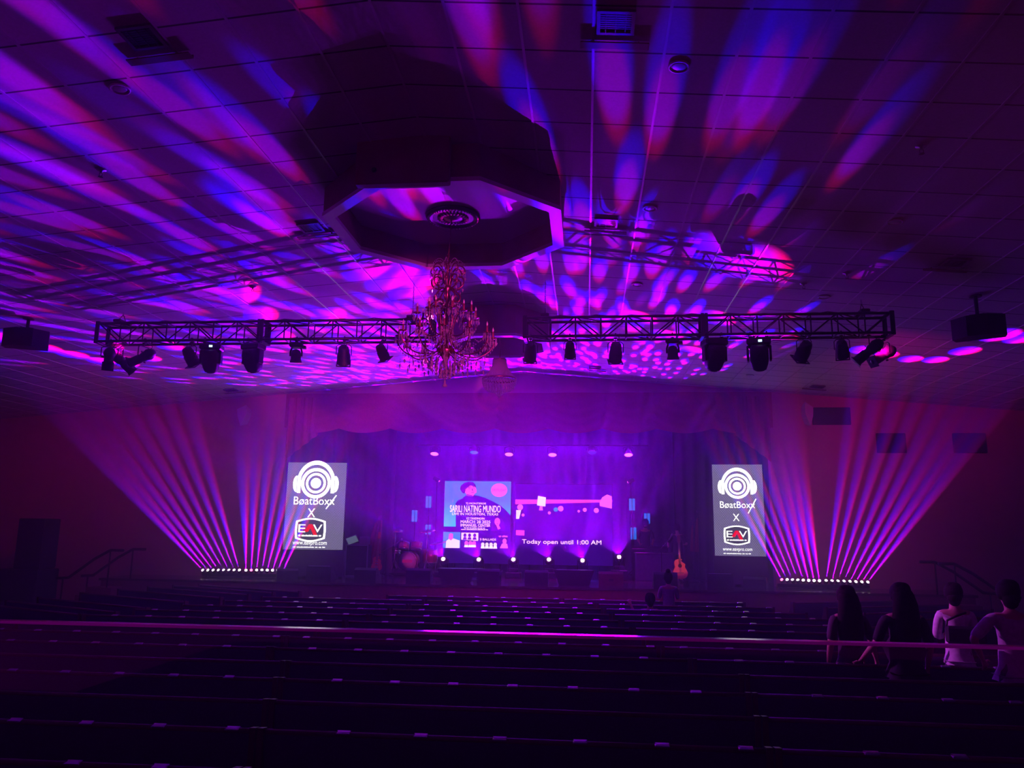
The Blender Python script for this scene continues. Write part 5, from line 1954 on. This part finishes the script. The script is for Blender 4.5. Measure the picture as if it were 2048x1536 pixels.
pg = at(1361, 1158, 20.75)
guitar('acoustic_guitar', 'orange acoustic guitar with cutaway standing upright near the right LED panel', (pg.x, 20.72, STAGE_Z + 0.17), 7, 'guitar_top', 'guitar_red', 0.195, 0.14, 0.125, 0.5, 0.1, 0.42, False, R(4))
guitar_stand(pg.x, 20.86, STAGE_Z, 'black stand holding the acoustic guitar')
pe = at(752, 1146, 21.8)
guitar('electric_guitar', 'red electric guitar on a stand left of the drum kit', (pe.x, 21.78, STAGE_Z + 0.17), 8, 'guitar_red', 'guitar_red', 0.16, 0.13, 0.11, 0.4, 0.045, 0.5, True, R(-8))
guitar_stand(pe.x, 21.88, STAGE_Z, 'black stand holding the red electric guitar')

# ------------------------------------------------------------------ rack with laptop, keyboard
pr = at(717, 1140, 22.0)
t = thing('equipment_rack', 'dark equipment rack with metal edges left of the electric guitar', 'equipment rack', (pr.x, 22.0, STAGE_Z))
MB().box((0, 0, 0.44), (0.62, 0.5, 0.86), bev=0.01).build('case', M['black_plastic'], t)
mb = MB()
for sx in (-1, 1):
    for sy in (-1, 1):
        mb.box((sx * 0.31, sy * 0.25, 0.44), (0.03, 0.03, 0.88))
for zz in (0.02, 0.87):
    for sy in (-1, 1):
        mb.box((0, sy * 0.25, zz), (0.64, 0.03, 0.03))
mb.build('metal_edges', M['steel'], t)
MB().box((0.16, -0.04, 1.0), (0.24, 0.3, 0.22), bev=0.01).build('top_box', M['steel'], t)
t = thing('laptop', 'open laptop standing on the equipment rack', 'laptop', (pr.x - 0.12, 21.95, STAGE_Z + 0.9))
MB().box((0, 0, 0.01), (0.34, 0.24, 0.016), bev=0.003).build('keyboard_deck', M['steel'], t)
M4 = Matrix.Translation((0, -0.12, 0.016)) @ Matrix.Rotation(R(-20), 4, 'Y') @ Matrix.Rotation(R(28), 4, 'X')
MB().box((0, 0, 0.12), (0.34, 0.01, 0.24), M4, bev=0.003).build('lid', M['steel'], t)
M['laptop_glow'] = emis('laptop_screen', (0.5, 0.6, 1.0), 0.2)
MB().box((0, -0.007, 0.12), (0.3, 0.003, 0.2), M4).build('screen', M['laptop_glow'], t)

pk = at(1296, 1150, 22.6)
t = thing('keyboard_riser', 'draped keyboard table with purple cloth front and shiny top edge', 'table', (pk.x + 0.28, 22.55, STAGE_Z))
MB().box((0, 0, 0.37), (1.25, 0.55, 0.74), bev=0.01).build('skirt', M['backdrop'], t)
MB().box((0, 0, 0.755), (1.3, 0.6, 0.03), bev=0.005).build('table_top', M['steel'], t)
t = thing('stage_keyboard', 'dark stage keyboard resting on the draped table', 'keyboard', (pk.x + 0.05, 22.5, STAGE_Z + 0.77))
MB().box((0, 0, 0.06), (1.0, 0.32, 0.1), bev=0.01).box((0, -0.12, 0.14), (1.0, 0.03, 0.08)).build('keyboard_body', M['black_plastic'], t)
MB().box((0, 0.08, 0.112), (0.9, 0.13, 0.01)).build('white_keys', M['trim'], t)
mb = MB()
for k in range(36):
    if k % 7 not in (2, 6):
        mb.box((-0.44 + k * 0.025, 0.06, 0.12), (0.012, 0.08, 0.012))
mb.build('black_keys', M['black'], t)

# ------------------------------------------------------------------ flags on poles
def flag(px0, px1, pyt, pyb, Y, label, lean=0.0):
    a, b = at(px0, pyt, Y), at(px1, pyb, Y)
    cx = (a.x + b.x) / 2
    t = thing('draped_flag', label, 'flag', (cx, Y, STAGE_Z))
    w = b.x - a.x
    zt, zb = a.z - STAGE_Z, b.z - STAGE_Z
    MB().tube([(w * .3, 0.03, 0.02), (w * .3 - lean, 0.03, zt + 0.15)], 0.014, 8).ball((w * .3 - lean, 0.03, zt + .18), 0.035, 8, 6).build('pole', M['bronze'], t)
    MB().lathe([(0.16, 0.0), (0.16, 0.02), (0.05, 0.05), (0.02, 0.08)], 16, Matrix.Translation((w * .3, .03, 0))).build('base', M['bronze'], t)
    vs, fs = [], []
    nx, nz = 20, 12
    for j in range(nz + 1):
        v = j / nz
        ww = w * (0.25 + 0.75 * v ** 0.7)
        for i in range(nx + 1):
            u = i / nx
            vs.append((w * .3 - lean * (1 - v) - ww * (1 - u) + 0.1 * w * u, -0.04 * math.sin(u * 16) - 0.02, zt + (zb - zt) * v))
    for j in range(nz):
        for i in range(nx):
            q = j * (nx + 1) + i
            fs.append((q, q + nx + 1, q + nx + 2, q + 1))
    o = len(vs)
    vs += [(x, yy + 0.01, z) for x, yy, z in vs]
    fs += [tuple(k + o for k in reversed(f)) for f in list(fs)]
    MB().add(vs, fs, None, True).build('cloth', M['velvet'], t)
    return t


flag(738, 764, 1040, 1128, 22.15, 'red flag draped wide on a pole behind the electric guitar')
flag(1380, 1388, 1050, 1103, 22.3, 'narrow red flag on a pole behind the acoustic guitar, inner of two')
flag(1388, 1399, 1036, 1104, 22.45, 'taller red flag on a pole beside the right LED panel, outer of two')

# ------------------------------------------------------------------ front-wall fixtures, side stairs, side speakers
M['white_box'] = mat('white_cabinet', (0.8, 0.78, 0.82), 0.6)
for px, py, s, lab in ((486, 832, -1, 'white wedge-shaped wall speaker high on the front wall, left of the stage'), (1616, 829, 1, 'white wedge-shaped wall speaker high on the front wall, right of the stage')):
    p = at(px, py, 20.75)
    t = thing('wall_speaker', lab, 'wall speaker', (p.x, 20.62, p.z))
    k = 20.7 / 1540
    if s < 0:
        poly = [(-10 * k, 13 * k), (10 * k, 22 * k), (12 * k, 8 * k), (0, -22 * k), (-8 * k, 0)]
    else:
        poly = [(-7 * k, 24 * k), (8 * k, 13 * k), (7 * k, -4 * k), (1 * k, -24 * k), (-8 * k, 2 * k)]
    n = len(poly)
    vs = [(x, 0, z) for x, z in poly] + [(x * 0.6 - s * 0.05, 0.36, z * .7) for x, z in poly]
    fs = [tuple(reversed(range(n))), tuple(range(n, 2 * n))] + [(i, (i + 1) % n, n + (i + 1) % n, n + i) for i in range(n)]
    MB().add(vs, fs).build('cabinet', M['white_box'], t)
    MB().box((0, 0.35, 0.0), (0.1, 0.05, 0.1)).build('wall_bracket', M['black'], t)

for (px, py, w, h, lab) in ((1663, 832, 72, 34, 'wide dark panel high on the right front wall beside the white speaker'),
                            (1783, 886, 54, 38, 'dark wall monitor on the right front wall, inner of two'),
                            (1940, 886, 60, 38, 'dark wall monitor on the right front wall, outer of two')):
    p = at(px, py, 20.93)
    k = 20.93 / 1540
    t = thing('wall_monitor', lab, 'wall monitor', (p.x, 20.95, p.z))
    MB().box((0, 0, 0), (w * k, 0.07, h * k), bev=0.01).build('housing', M['black'], t)
    MB().box((0, -0.037, 0), (w * k - .05, 0.006, h * k - .05)).build('screen', M['lens'], t)

M['stair_red'] = noisy(mat('stair_carpet', (0.28, 0.06, 0.07), 0.9), (0.25, 0.05, 0.06), (0.31, 0.07, 0.08), 40)
for s, px, lab in ((-1, 200, 'reddish carpeted side stair leading up to the left end of the stage'), (1, 1940, 'reddish carpeted side stair leading up to the right end of the stage')):
    cx = at(px, 1150, 19.6).x
    t = thing('side_stair', lab, 'stair', (cx, 19.5, 0))
    mb = MB()
    for k in range(4):
        w = 1.5 - 0.28 * k
        mb.box((-s * (1.5 - w) / 2, 0, 0.1 + 0.2 * k), (w, 1.1, 0.2))
    mb.build('steps', M['stair_red'], t)
    for yy in (-0.5, 0.5):
        pts = [(s * 0.78, yy, 1.0), (s * 0.45, yy, 1.02), (-s * 0.2, yy, 1.5), (-s * 0.6, yy, 1.72), (-s * 0.95, yy, 1.72)]
        MB().tube(pts, 0.035, 8).tube([(s * 0.6, yy, 0.2), (s * 0.6, yy, 1.0)], 0.02, 8).tube([(-s * 0.6, yy, 0.8), (-s * 0.6, yy, 1.72)], 0.02, 8).build('handrail', M['black'], t)

pa = at(72, 1110, 18.8)
t = thing('loudspeaker', 'tall dark loudspeaker at the far left below the wall, on top of its subwoofer', 'loudspeaker', (pa.x, 18.8, 1.25))
MB().box((0, 0, 0.62), (0.72, 0.6, 1.24), bev=0.02).build('cabinet', M['black_plastic'], t)
MB().box((0, -0.305, 0.62), (0.64, 0.012, 1.14)).build('grille', M['grille_metal'], t)
t = thing('subwoofer', 'wide dark subwoofer under the tall loudspeaker at the far left', 'loudspeaker', (pa.x - 0.2, 18.8, 0))
MB().box((0, 0, 0.62), (1.2, 0.8, 1.24), bev=0.02).build('cabinet', M['black_plastic'], t)
MB().box((0, -0.405, 0.62), (1.1, 0.012, 1.12)).build('grille', M['grille_metal'], t)
# ------------------------------------------------------------------ pews
M['pew_wood'] = noisy(mat('dark_pew_wood', (0.07, 0.03, 0.03), 0.35), (0.05, 0.02, 0.02), (0.09, 0.035, 0.03), 9)
M['pew_cap'] = noisy(mat('pew_cap_wood', (0.10, 0.03, 0.035), 0.4, spec=0.5), (0.08, 0.022, 0.03), (0.12, 0.035, 0.04), 12)
M['pew_cloth'] = noisy(mat('pew_cloth', (0.07, 0.04, 0.14), 0.95), (0.06, 0.035, 0.12), (0.08, 0.045, 0.16), 60)
M['plate'] = mat('number_plate_metal', (0.6, 0.58, 0.62), 0.25, 0.9)
PLATE = MB().add([(-0.05, -0.030, 0), (0.05, -0.030, 0), (0.038, -0.012, 0.008), (-0.038, -0.012, 0.008), (-0.05, 0.014, 0.012), (0.05, 0.014, 0.012), (-0.05, 0.014, 0.004), (0.05, 0.014, 0.004), (-0.05, -0.03, -0.008), (0.05, -0.03, -0.008)],
                 [(0, 1, 2, 3), (3, 2, 5, 4), (4, 5, 7, 6), (6, 7, 9, 8), (8, 9, 1, 0), (0, 3, 4, 6, 8), (1, 9, 7, 5, 2)])
PLATE_O = None
ORD = ['first', 'second', 'third', 'fourth', 'fifth', 'sixth', 'seventh', 'eighth', 'ninth', 'tenth', 'eleventh', 'twelfth', 'thirteenth', 'fourteenth']


def pew(L, loc, rz, label, group, plates=True, phase=0.0):
    """bench facing +y; its back rail is at y = 0, top at 0.9 m; runs from x = 0 to x = L"""
    global PLATE_O
    t = thing('pew', label, 'pew', loc, rz, group)
    prof = [(-0.09, 0.90), (-0.05, 0.90), (0.0, 0.5), (0.04, 0.42), (0.0, 0.42), (-0.06, 0.5)]
    n = len(prof)
    vs = [(0.03, y, z) for y, z in prof] + [(L - .03, y, z) for y, z in prof]
    MB().add(vs, [tuple(range(n)), tuple(reversed(range(n, 2 * n)))] + [(i, n + i, n + (i + 1) % n, (i + 1) % n) for i in range(n)]).build('backrest', M['pew_cloth'], t)
    MB().tube([(0.0, -0.07, 0.905), (L, -0.07, 0.905)], 0.024, 8).build('top_rail', M['pew_cap'], t)
    MB().box((L / 2, 0.22, 0.42), (L - 0.06, 0.44, 0.07), bev=0.02).build('seat', M['pew_cloth'], t)
    ep = [(-0.10, 0.0), (0.42, 0.0), (0.45, 0.3), (0.40, 0.58), (0.25, 0.64), (0.06, 0.66), (-0.01, 0.8), (-0.03, 0.93), (-0.11, 0.94)]
    for x in (0.0, L - 0.04):
        m = len(ep)
        vs = [(x, y, z) for y, z in ep] + [(x + 0.045, y, z) for y, z in ep]
        MB().add(vs, [tuple(range(m)), tuple(reversed(range(m, 2 * m)))] + [(i, m + i, m + (i + 1) % m, (i + 1) % m) for i in range(m)]).build('end_panel', M['pew_cap'], t)
    MB().box((L / 2, -0.05, 0.55), (L - 0.2, 0.1, 0.02)).box((L / 2, -0.1, 0.58), (L - 0.2, 0.012, 0.06)).build('book_rack', M['pew_wood'], t)
    if plates:
        x = 0.28 + phase
        while x < L - 0.1:
            if PLATE_O is None:
                PLATE_O = PLATE.build('number_plate', M['plate'], t)
                o = PLATE_O
            else:
                o = PLATE_O.copy()
                COL.objects.link(o)
                o.parent = t
            o.location = (x, -0.085, 0.926)
            x += 0.57
    return t


for k in range(14):
    y = 17.1 - 0.933 * k
    xa = max(-4.2 - 0.40 * (17.5 - y) - 0.3, -1172 / 1540 * y + 1.75 - 1.6)
    xb = min(4.9 + 0.40 * (17.5 - y), 876 / 1540 * y + 1.75 + 1.6)
    if k == 0:
        xa = -2.6
    n = 3 if xb - xa > 9 else 2
    names = {2: ['left', 'right'], 3: ['left', 'centre', 'right']}[n]
    for i in range(n):
        a, b = xa + (xb - xa) * i / n, xa + (xb - xa) * (i + 1) / n
        lab = 'dark upholstered pew, %s row from the stage, %s section of the middle block' % (ORD[k], names[i])
        pew(b - a - 0.02, (a + 0.01, y, 0.0), 0.0, lab, 'pews of the middle block', phase=(k * 0.23) % 0.4, plates=k not in (9, 11))
for k, (px, py, d) in enumerate(((605, 1183, 17.6), (553, 1184, 17.2), (505, 1184, 16.6), (450, 1189, 15.8), (380, 1200, 14.8), (303, 1222, 13.6), (242, 1232, 12.9), (178, 1234, 12.4))):
    p = at(px, py, d)
    a = R(-24)
    L = 3.4
    end = Vector((p.x, d, 0))
    st = end - Vector((math.cos(a) * L, math.sin(a) * L, 0))
    pew(L, (st.x, st.y, 0), a, 'dark upholstered pew, %s from the stage in the left side block' % ORD[k], 'pews of the left side block', plates=False)
for k in range(7):
    y = 17.4 - 0.95 * k
    x = 6.0 + 0.42 * (17.5 - y)
    pew(3.2, (x, y, 0), R(24), 'dark upholstered pew, %s from the stage in the right side block' % ORD[k], 'pews of the right side block', plates=False)

# ------------------------------------------------------------------ glass barrier in front of the camera platform
fl = MB().box((1.75, -0.1, 0.425), (9.5, 7.1, 0.85)).build('floor_booth', M['carpet'])
struct(fl)


def glass_mat():
    m = bpy.data.materials.new('barrier_glass')
    m.use_nodes = True
    nt = m.node_tree
    nt.nodes.remove(nt.nodes['Principled BSDF'])
    tr = node(nt, 'ShaderNodeBsdfTransparent'); tr.inputs[0].default_value = (0.93, 0.93, 0.95, 1)
    gl = node(nt, 'ShaderNodeBsdfGlossy'); gl.inputs['Roughness'].default_value = 0.02
    fr = node(nt, 'ShaderNodeFresnel'); fr.inputs[0].default_value = 1.45
    mx = node(nt, 'ShaderNodeMixShader')
    link(nt, fr.outputs[0], mx.inputs[0]); link(nt, tr.outputs[0], mx.inputs[1]); link(nt, gl.outputs[0], mx.inputs[2])
    link(nt, mx.outputs[0], nt.nodes['Material Output'].inputs[0])
    return m


M['glass'] = glass_mat()
M['glass_edge'] = mat('polished_glass_edge', (0.9, 0.9, 0.95), 0.16, 1.0)
GY = 3.42
zt = (at(500, 1260, GY).z + at(1500, 1285, GY).z) / 2
t = thing('glass_barrier', 'clear glass barrier whose bright top edge crosses the picture below the pews', 'glass barrier', (1.75, GY, 0.85))
for x0, x1 in ((-4.6, 0.02), (0.04, 4.6)) if False else ((-4.6, 4.6),):
    MB().box(((x0 + x1) / 2, 0, (zt - .85) / 2), (x1 - x0, 0.012, zt - 0.85)).build('pane', M['glass'], t)
MB().box((0, 0.02, zt - 0.85 + 0.006), (9.2, 0.05, 0.012)).build('top_edge', M['glass_edge'], t)
MB().box((0, 0, 0.03), (9.2, 0.06, 0.06)).build('base_channel', M['steel'], t)

# ------------------------------------------------------------------ people
M['skin'] = noisy(mat('skin', (0.55, 0.3, 0.22), 0.55), (0.5, 0.27, 0.2), (0.58, 0.33, 0.25), 8)
M['hair_black'] = noisy(mat('black_hair', (0.015, 0.012, 0.015), 0.85, spec=0.2), (0.01, 0.008, 0.01), (0.025, 0.018, 0.02), 40)
M['eye'] = mat('eye', (0.05, 0.03, 0.03), 0.2)


def cloth(name, c):
    return noisy(mat(name, c, 0.85), tuple(x * 0.85 for x in c), tuple(min(1, x * 1.1) for x in c), 25)


M['white_shirt'] = cloth('white_shirt', (0.8, 0.75, 0.78))
M['pale_shirt'] = cloth('pale_shirt', (0.55, 0.45, 0.55))
M['black_shirt'] = cloth('black_shirt', (0.02, 0.02, 0.025))
M['dark_shirt'] = cloth('dark_shirt', (0.05, 0.03, 0.05))
M['jeans'] = cloth('dark_trousers', (0.03, 0.03, 0.06))
M['purple_shirt'] = cloth('mauve_shirt', (0.4, 0.3, 0.5))


def skin_mesh(name, J, E, m, parent, root=0, sub=1):
    """J: list of (x, y, z, radius x, radius y); E: edges. One continuous surface grown round the skeleton."""
    me = bpy.data.meshes.new(name)
    me.from_pydata([j[:3] for j in J], E, [])
    o = bpy.data.objects.new(name, me)
    COL.objects.link(o)
    md = o.modifiers.new('skin', 'SKIN')
    md.use_smooth_shade = True
    md.branch_smoothing = 0.6
    lay = me.skin_vertices[0].data
    for i, j in enumerate(J):
        lay[i].radius = (j[3], j[4])
        lay[i].use_root = (i == root)
    ss = o.modifiers.new('sub', 'SUBSURF')
    ss.levels = sub
    ss.render_levels = sub
    bpy.context.view_layer.update()
    dg = bpy.context.evaluated_depsgraph_get()
    new = bpy.data.meshes.new_from_object(o.evaluated_get(dg))
    bpy.data.objects.remove(o)
    new.name = name
    new.materials.clear()
    new.materials.append(m)
    for p in new.polygons:
        p.use_smooth = True
    r = bpy.data.objects.new(name, new)
    COL.objects.link(r)
    r.parent = parent
    return r


def person(label, loc, rz, height=1.7, arms=None, seated=False, shirt='black_shirt', trousers='jeans', hair='short', sleeve='short', head_tilt=(0, 0), lean=0.0, build=1.0, shirt_z=0.92, name='person'):
    """faces +y. arms: {'L': (elbow, wrist), 'R': ...} offsets from the shoulder in metres at 1.7 m"""
    k = height / 1.7
    t = thing(name, label, 'person', loc, rz)
    b = build
    hz = 0.95
    lz = math.sin(lean)
    up = lambda z: (z - hz) * lz
    J, E = [], []

    def add(x, y, z, rx, ry, par=None):
        J.append((x * k, (y + (up(z) if z > hz else 0)) * k, z * k, rx * k, ry * k))
        if par is not None:
            E.append((par, len(J) - 1))
        return len(J) - 1
    pel = add(0, 0, 0.95, 0.125 * b, 0.095 * b)
    bel = add(0, 0.0, 1.1, 0.115 * b, 0.085 * b, pel)
    che = add(0, -0.01, 1.28, 0.135 * b, 0.095 * b, bel)
    upc = add(0, -0.01, 1.39, 0.10 * b, 0.075 * b, che)
    nk = add(0, 0.0, 1.47, 0.052, 0.052, upc)
    hx, hy = head_tilt
    h0 = add(hx * .3, 0.02 + hy * .3, 1.55, 0.06, 0.068, nk)
    h1 = add(hx * .7, 0.025 + hy * .7, 1.62, 0.078, 0.092, h0)
    h2 = add(hx, 0.015 + hy, 1.68, 0.06, 0.075, h1)
    nose = add(hx * .7, 0.115 + hy * .7, 1.605, 0.012, 0.014, h1)
    for s in (-1, 1):
        add(hx * .7 + s * 0.083, 0.0 + hy * .7, 1.61, 0.008, 0.018, h1)
    wrists = {}
    shl = {}
    for s, key in ((-1, 'L'), (1, 'R')):
        e, w = (arms or {}).get(key, ((s * 0.05, -0.02, -0.28), (s * 0.06, 0.05, -0.53)))
        sh = add(s * 0.165 * b, -0.01, 1.40, 0.055, 0.052, upc)
        se = Vector((s * 0.165 * b, -0.01, 1.40))
        el = add(*(se + Vector(e)), 0.042, 0.042, sh)
        fm = add(*(se + Vector(e) * 0.6 + Vector(w) * 0.4), 0.04, 0.038, el)
        wr = add(*(se + Vector(w)), 0.026, 0.022, fm)
        shl[key] = (sh, el, fm, wr)
        d = (Vector(w) - Vector(e)).normalized()
        side = d.cross(Vector((0, 1, 0)))
        side = side.normalized() if side.length > .1 else Vector((1, 0, 0))
        nrm = side.cross(d)
        pb = se + Vector(w) + d * 0.05
        pa_ = add(*pb, 0.036, 0.016, wr)
        for f, (off, ln) in enumerate(((-0.027, 0.055), (-0.009, 0.068), (0.009, 0.064), (0.027, 0.048))):
            f1 = add(*(pb + d * 0.045 + side * off), 0.0095, 0.0095, pa_)
            f2 = add(*(pb + d * (0.045 + ln * .55) + side * off * 1.1 + nrm * 0.01), 0.0085, 0.0085, f1)
            add(*(pb + d * (0.045 + ln) + side * off * 1.1 + nrm * 0.028), 0.007, 0.007, f2)
        t1 = add(*(pb + side * 0.042 * -s + d * 0.0), 0.011, 0.011, pa_)
        add(*(pb + side * 0.062 * -s + d * 0.035), 0.009, 0.009, t1)
    legs = {}
    for s in (-1, 1):
        if seated:
            hp = add(s * 0.09 * b, 0.02, 0.92, 0.085 * b, 0.085 * b, pel)
            kn = add(s * 0.12, 0.42, 0.93, 0.062, 0.062, hp)
            an = add(s * 0.12, 0.42, 0.50, 0.042, 0.042, kn)
            to = add(s * 0.13, 0.56, 0.47, 0.035, 0.025, an)
        else:
            hp = add(s * 0.085 * b, 0.0, 0.86, 0.085 * b, 0.085 * b, pel)
            kn = add(s * 0.10, 0.015, 0.48, 0.058, 0.058, hp)
            ca = add(s * 0.10, -0.015, 0.33, 0.055, 0.055, kn)
            an = add(s * 0.105, 0.0, 0.09, 0.036, 0.036, ca)
            kn2 = kn
            to = add(s * 0.115, 0.13, 0.035, 0.04, 0.028, an)
        legs[s] = (hp, kn, an, to)
    body = skin_mesh('body', J, E, M['skin'], t)

    def garment(nm, idx, edges, grow, m, root=0):
        mp = {a: i for i, a in enumerate(idx)}
        jj = [(J[a][0], J[a][1], J[a][2], J[a][3] * grow + 0.008 * k, J[a][4] * grow + 0.008 * k) for a in idx]
        return skin_mesh(nm, jj, [(mp[a], mp[c]) for a, c in edges], m, t, root)
    hem = add(0, 0.0, 0.86, 0.128 * b, 0.1 * b)
    idx = [pel, bel, che, upc, hem]
    ed = [(hem, pel), (pel, bel), (bel, che), (che, upc)]
    for key in 'LR':
        sh, el, fm, wr = shl[key]
        idx += [sh, el] if sleeve == 'short' else [sh, el, fm, wr]
        ed += [(upc, sh), (sh, el)] if sleeve == 'short' else [(upc, sh), (sh, el), (el, fm), (fm, wr)]
    garment('shirt', idx, ed, 1.14, M[shirt])
    J2 = list(J)
    hp1, kn1, an1, _ = legs[-1]
    hp2, kn2, an2, _ = legs[1]
    legi = [pel, bel, hp1, kn1, an1, hp2, kn2, an2]
    garment('trousers', legi, [(pel, bel), (pel, hp1), (hp1, kn1), (kn1, an1), (pel, hp2), (hp2, kn2), (kn2, an2)], 1.08, M[trousers])
    for s in (-1, 1):
        hp, kn, an, to = legs[s]
        a, c = Vector(J[an][:3]), Vector(J[to][:3])
        q = MB()
        q.box(((a.x + c.x) / 2, (a.y + c.y) / 2 + 0.02, c.z), (0.10 * k, 0.27 * k, 0.075 * k), bev=0.03)
        q.build('shoe', M['black_plastic'], t)
    # hair
    H = Vector(J[h1][:3])
    q = MB()
    q.ball((H.x, H.y - 0.022 * k, H.z + 0.03 * k), 0.112 * k, 16, 12, (0.94, 1.04, 1.0))
    for (dx, dy, dz, rr) in ((0, -0.055, -0.03, 0.085), (0, -0.05, -0.075, 0.068), (-0.05, -0.02, -0.01, 0.055), (0.05, -0.02, -0.01, 0.055), (0.02, -0.05, 0.07, 0.07), (-0.03, -0.04, 0.08, 0.06)):
        q.ball((H.x + dx * k, H.y + dy * k, H.z + dz * k), rr * k, 12, 8)
    hair_o = q.build('hair', M['hair_black'], t)
    if hair == 'long':
        q = MB()
        vs, fs = [], []
        n = 14
        rows = ((0.10, 0.06, 0.05), (0.02, 0.11, 0.08), (-0.08, 0.125, 0.085), (-0.2, 0.14, 0.075), (-0.34, 0.15, 0.065), (-0.48, 0.13, 0.05), (-0.55, 0.09, 0.03))
        for dz, rx, ry in rows:
            for i in range(n):
                a = 2 * math.pi * i / n
                vs.append((H.x + rx * k * math.cos(a) * (1 + 0.06 * math.sin(3 * i)), H.y - (0.06 + 0.03 * (dz < -.05)) * k + ry * k * math.sin(a), H.z + dz * k))
        for r_ in range(len(rows) - 1):
            for i in range(n):
                j = (i + 1) % n
                fs.append((r_ * n + j, r_ * n + i, (r_ + 1) * n + i, (r_ + 1) * n + j))
        fs += [tuple(range(n)), tuple(reversed(range((len(rows) - 1) * n, len(rows) * n)))]
        q.add(vs, fs, None, True)
        q.build('hair', M['hair_black'], t)
    if hair == 'bun':
        MB().ball((H.x, H.y - 0.05 * k, H.z + 0.15 * k), 0.06 * k, 10, 8).build('hair', M['hair_black'], t)
    e = MB()
    for s in (-1, 1):
        e.ball((H.x + s * 0.03 * k, H.y + 0.088 * k, H.z + 0.005 * k), 0.011 * k, 8, 6)
    e.build('eyes', M['eye'], t)
    return t


def put(px, Y):
    return at(px, 1200, Y).x


pr1 = person('person with long dark hair at the rear right, arm reaching down behind the glass', (put(1693, 9.7), 9.7, 0), R(8), 1.73,
             {'R': ((0.10, 0.02, -0.26), (0.2, 0.12, -0.5)), 'L': ((-0.06, -0.02, -0.27), (-0.06, 0.08, -0.52))}, shirt='dark_shirt', hair='long')
pr2 = person('person in black with very long loose black hair in the right aisle', (put(1802, 9.2), 9.2, 0), R(10), 1.80,
             {'L': ((-0.1, 0.04, -0.26), (-0.16, 0.2, -0.42)), 'R': ((0.08, 0.0, -0.28), (0.1, 0.1, -0.5))}, shirt='black_shirt', hair='long', build=1.15)
pr3 = person('person in a white top with a black bag strapped across the back', (put(1908, 10.3), 10.3, 0), R(-12), 1.75,
             {'L': ((-0.04, 0.08, -0.27), (0.05, 0.25, -0.3)), 'R': ((0.04, 0.1, -0.26), (-0.06, 0.27, -0.3))}, shirt='white_shirt', sleeve='long', hair='short')
pr4 = person('person in a pale shirt with hands on hips at the right edge', (put(2018, 9.0), 9.0, 0), R(5), 1.86,
             {'L': ((-0.24, -0.06, -0.2), (-0.10, 0.06, -0.40)), 'R': ((0.24, -0.06, -0.2), (0.10, 0.06, -0.40))}, shirt='pale_shirt', hair='short', build=1.12)
# the bag of the third person
q = thing('shoulder_bag', 'black bag strapped across the back of the person in the white top', 'bag', (put(1908, 10.3), 10.3, 0), R(-12))
MB().box((0.06, -0.16, 1.2), (0.44, 0.09, 0.21), bev=0.03).build('bag_body', M['black_plastic'], q)
MB().tube([(-0.15, -0.13, 1.2), (-0.12, -0.12, 1.36), (0.0, -0.10, 1.42), (0.1, -0.06, 1.455), (0.13, 0.05, 1.44), (0.1, 0.13, 1.3)], 0.014, 6).build('strap', M['black'], q)

person('person seated in the front rows holding up one hand, left of two', (put(1299, 15.75), 15.60, 0.0 - 0.47), 0, 1.62,
       {'L': ((-0.1, 0.12, -0.2), (-0.2, 0.2, 0.06)), 'R': ((0.05, 0.1, -0.26), (0.0, 0.3, -0.3))}, seated=True, shirt='purple_shirt', hair='short')
person('person standing in the front rows with hair tied up, right of two', (put(1338, 16.55), 16.6, 0), R(0), 1.50,
       {'L': ((-0.05, 0.08, -0.26), (0.02, 0.22, -0.1)), 'R': ((0.05, 0.08, -0.26), (-0.02, 0.22, -0.1))}, shirt='purple_shirt', hair='bun')
person('keyboard player standing behind the draped keyboard table', (put(1293, 23.2), 23.2, STAGE_Z), R(180), 1.66,
       {'L': ((-0.06, 0.1, -0.26), (-0.02, 0.33, -0.36)), 'R': ((0.06, 0.1, -0.26), (0.02, 0.33, -0.36))}, shirt='dark_shirt', head_tilt=(0, 0.05), lean=0.15)
person('guitarist standing behind the acoustic guitar with bent arms', (put(1358, 22.2), 22.2, STAGE_Z), R(165), 1.52,
       {'L': ((-0.12, 0.06, -0.24), (-0.12, 0.3, -0.26)), 'R': ((0.12, 0.04, -0.24), (0.08, 0.27, -0.32))}, shirt='black_shirt', head_tilt=(0.0, 0.05), hair='short')
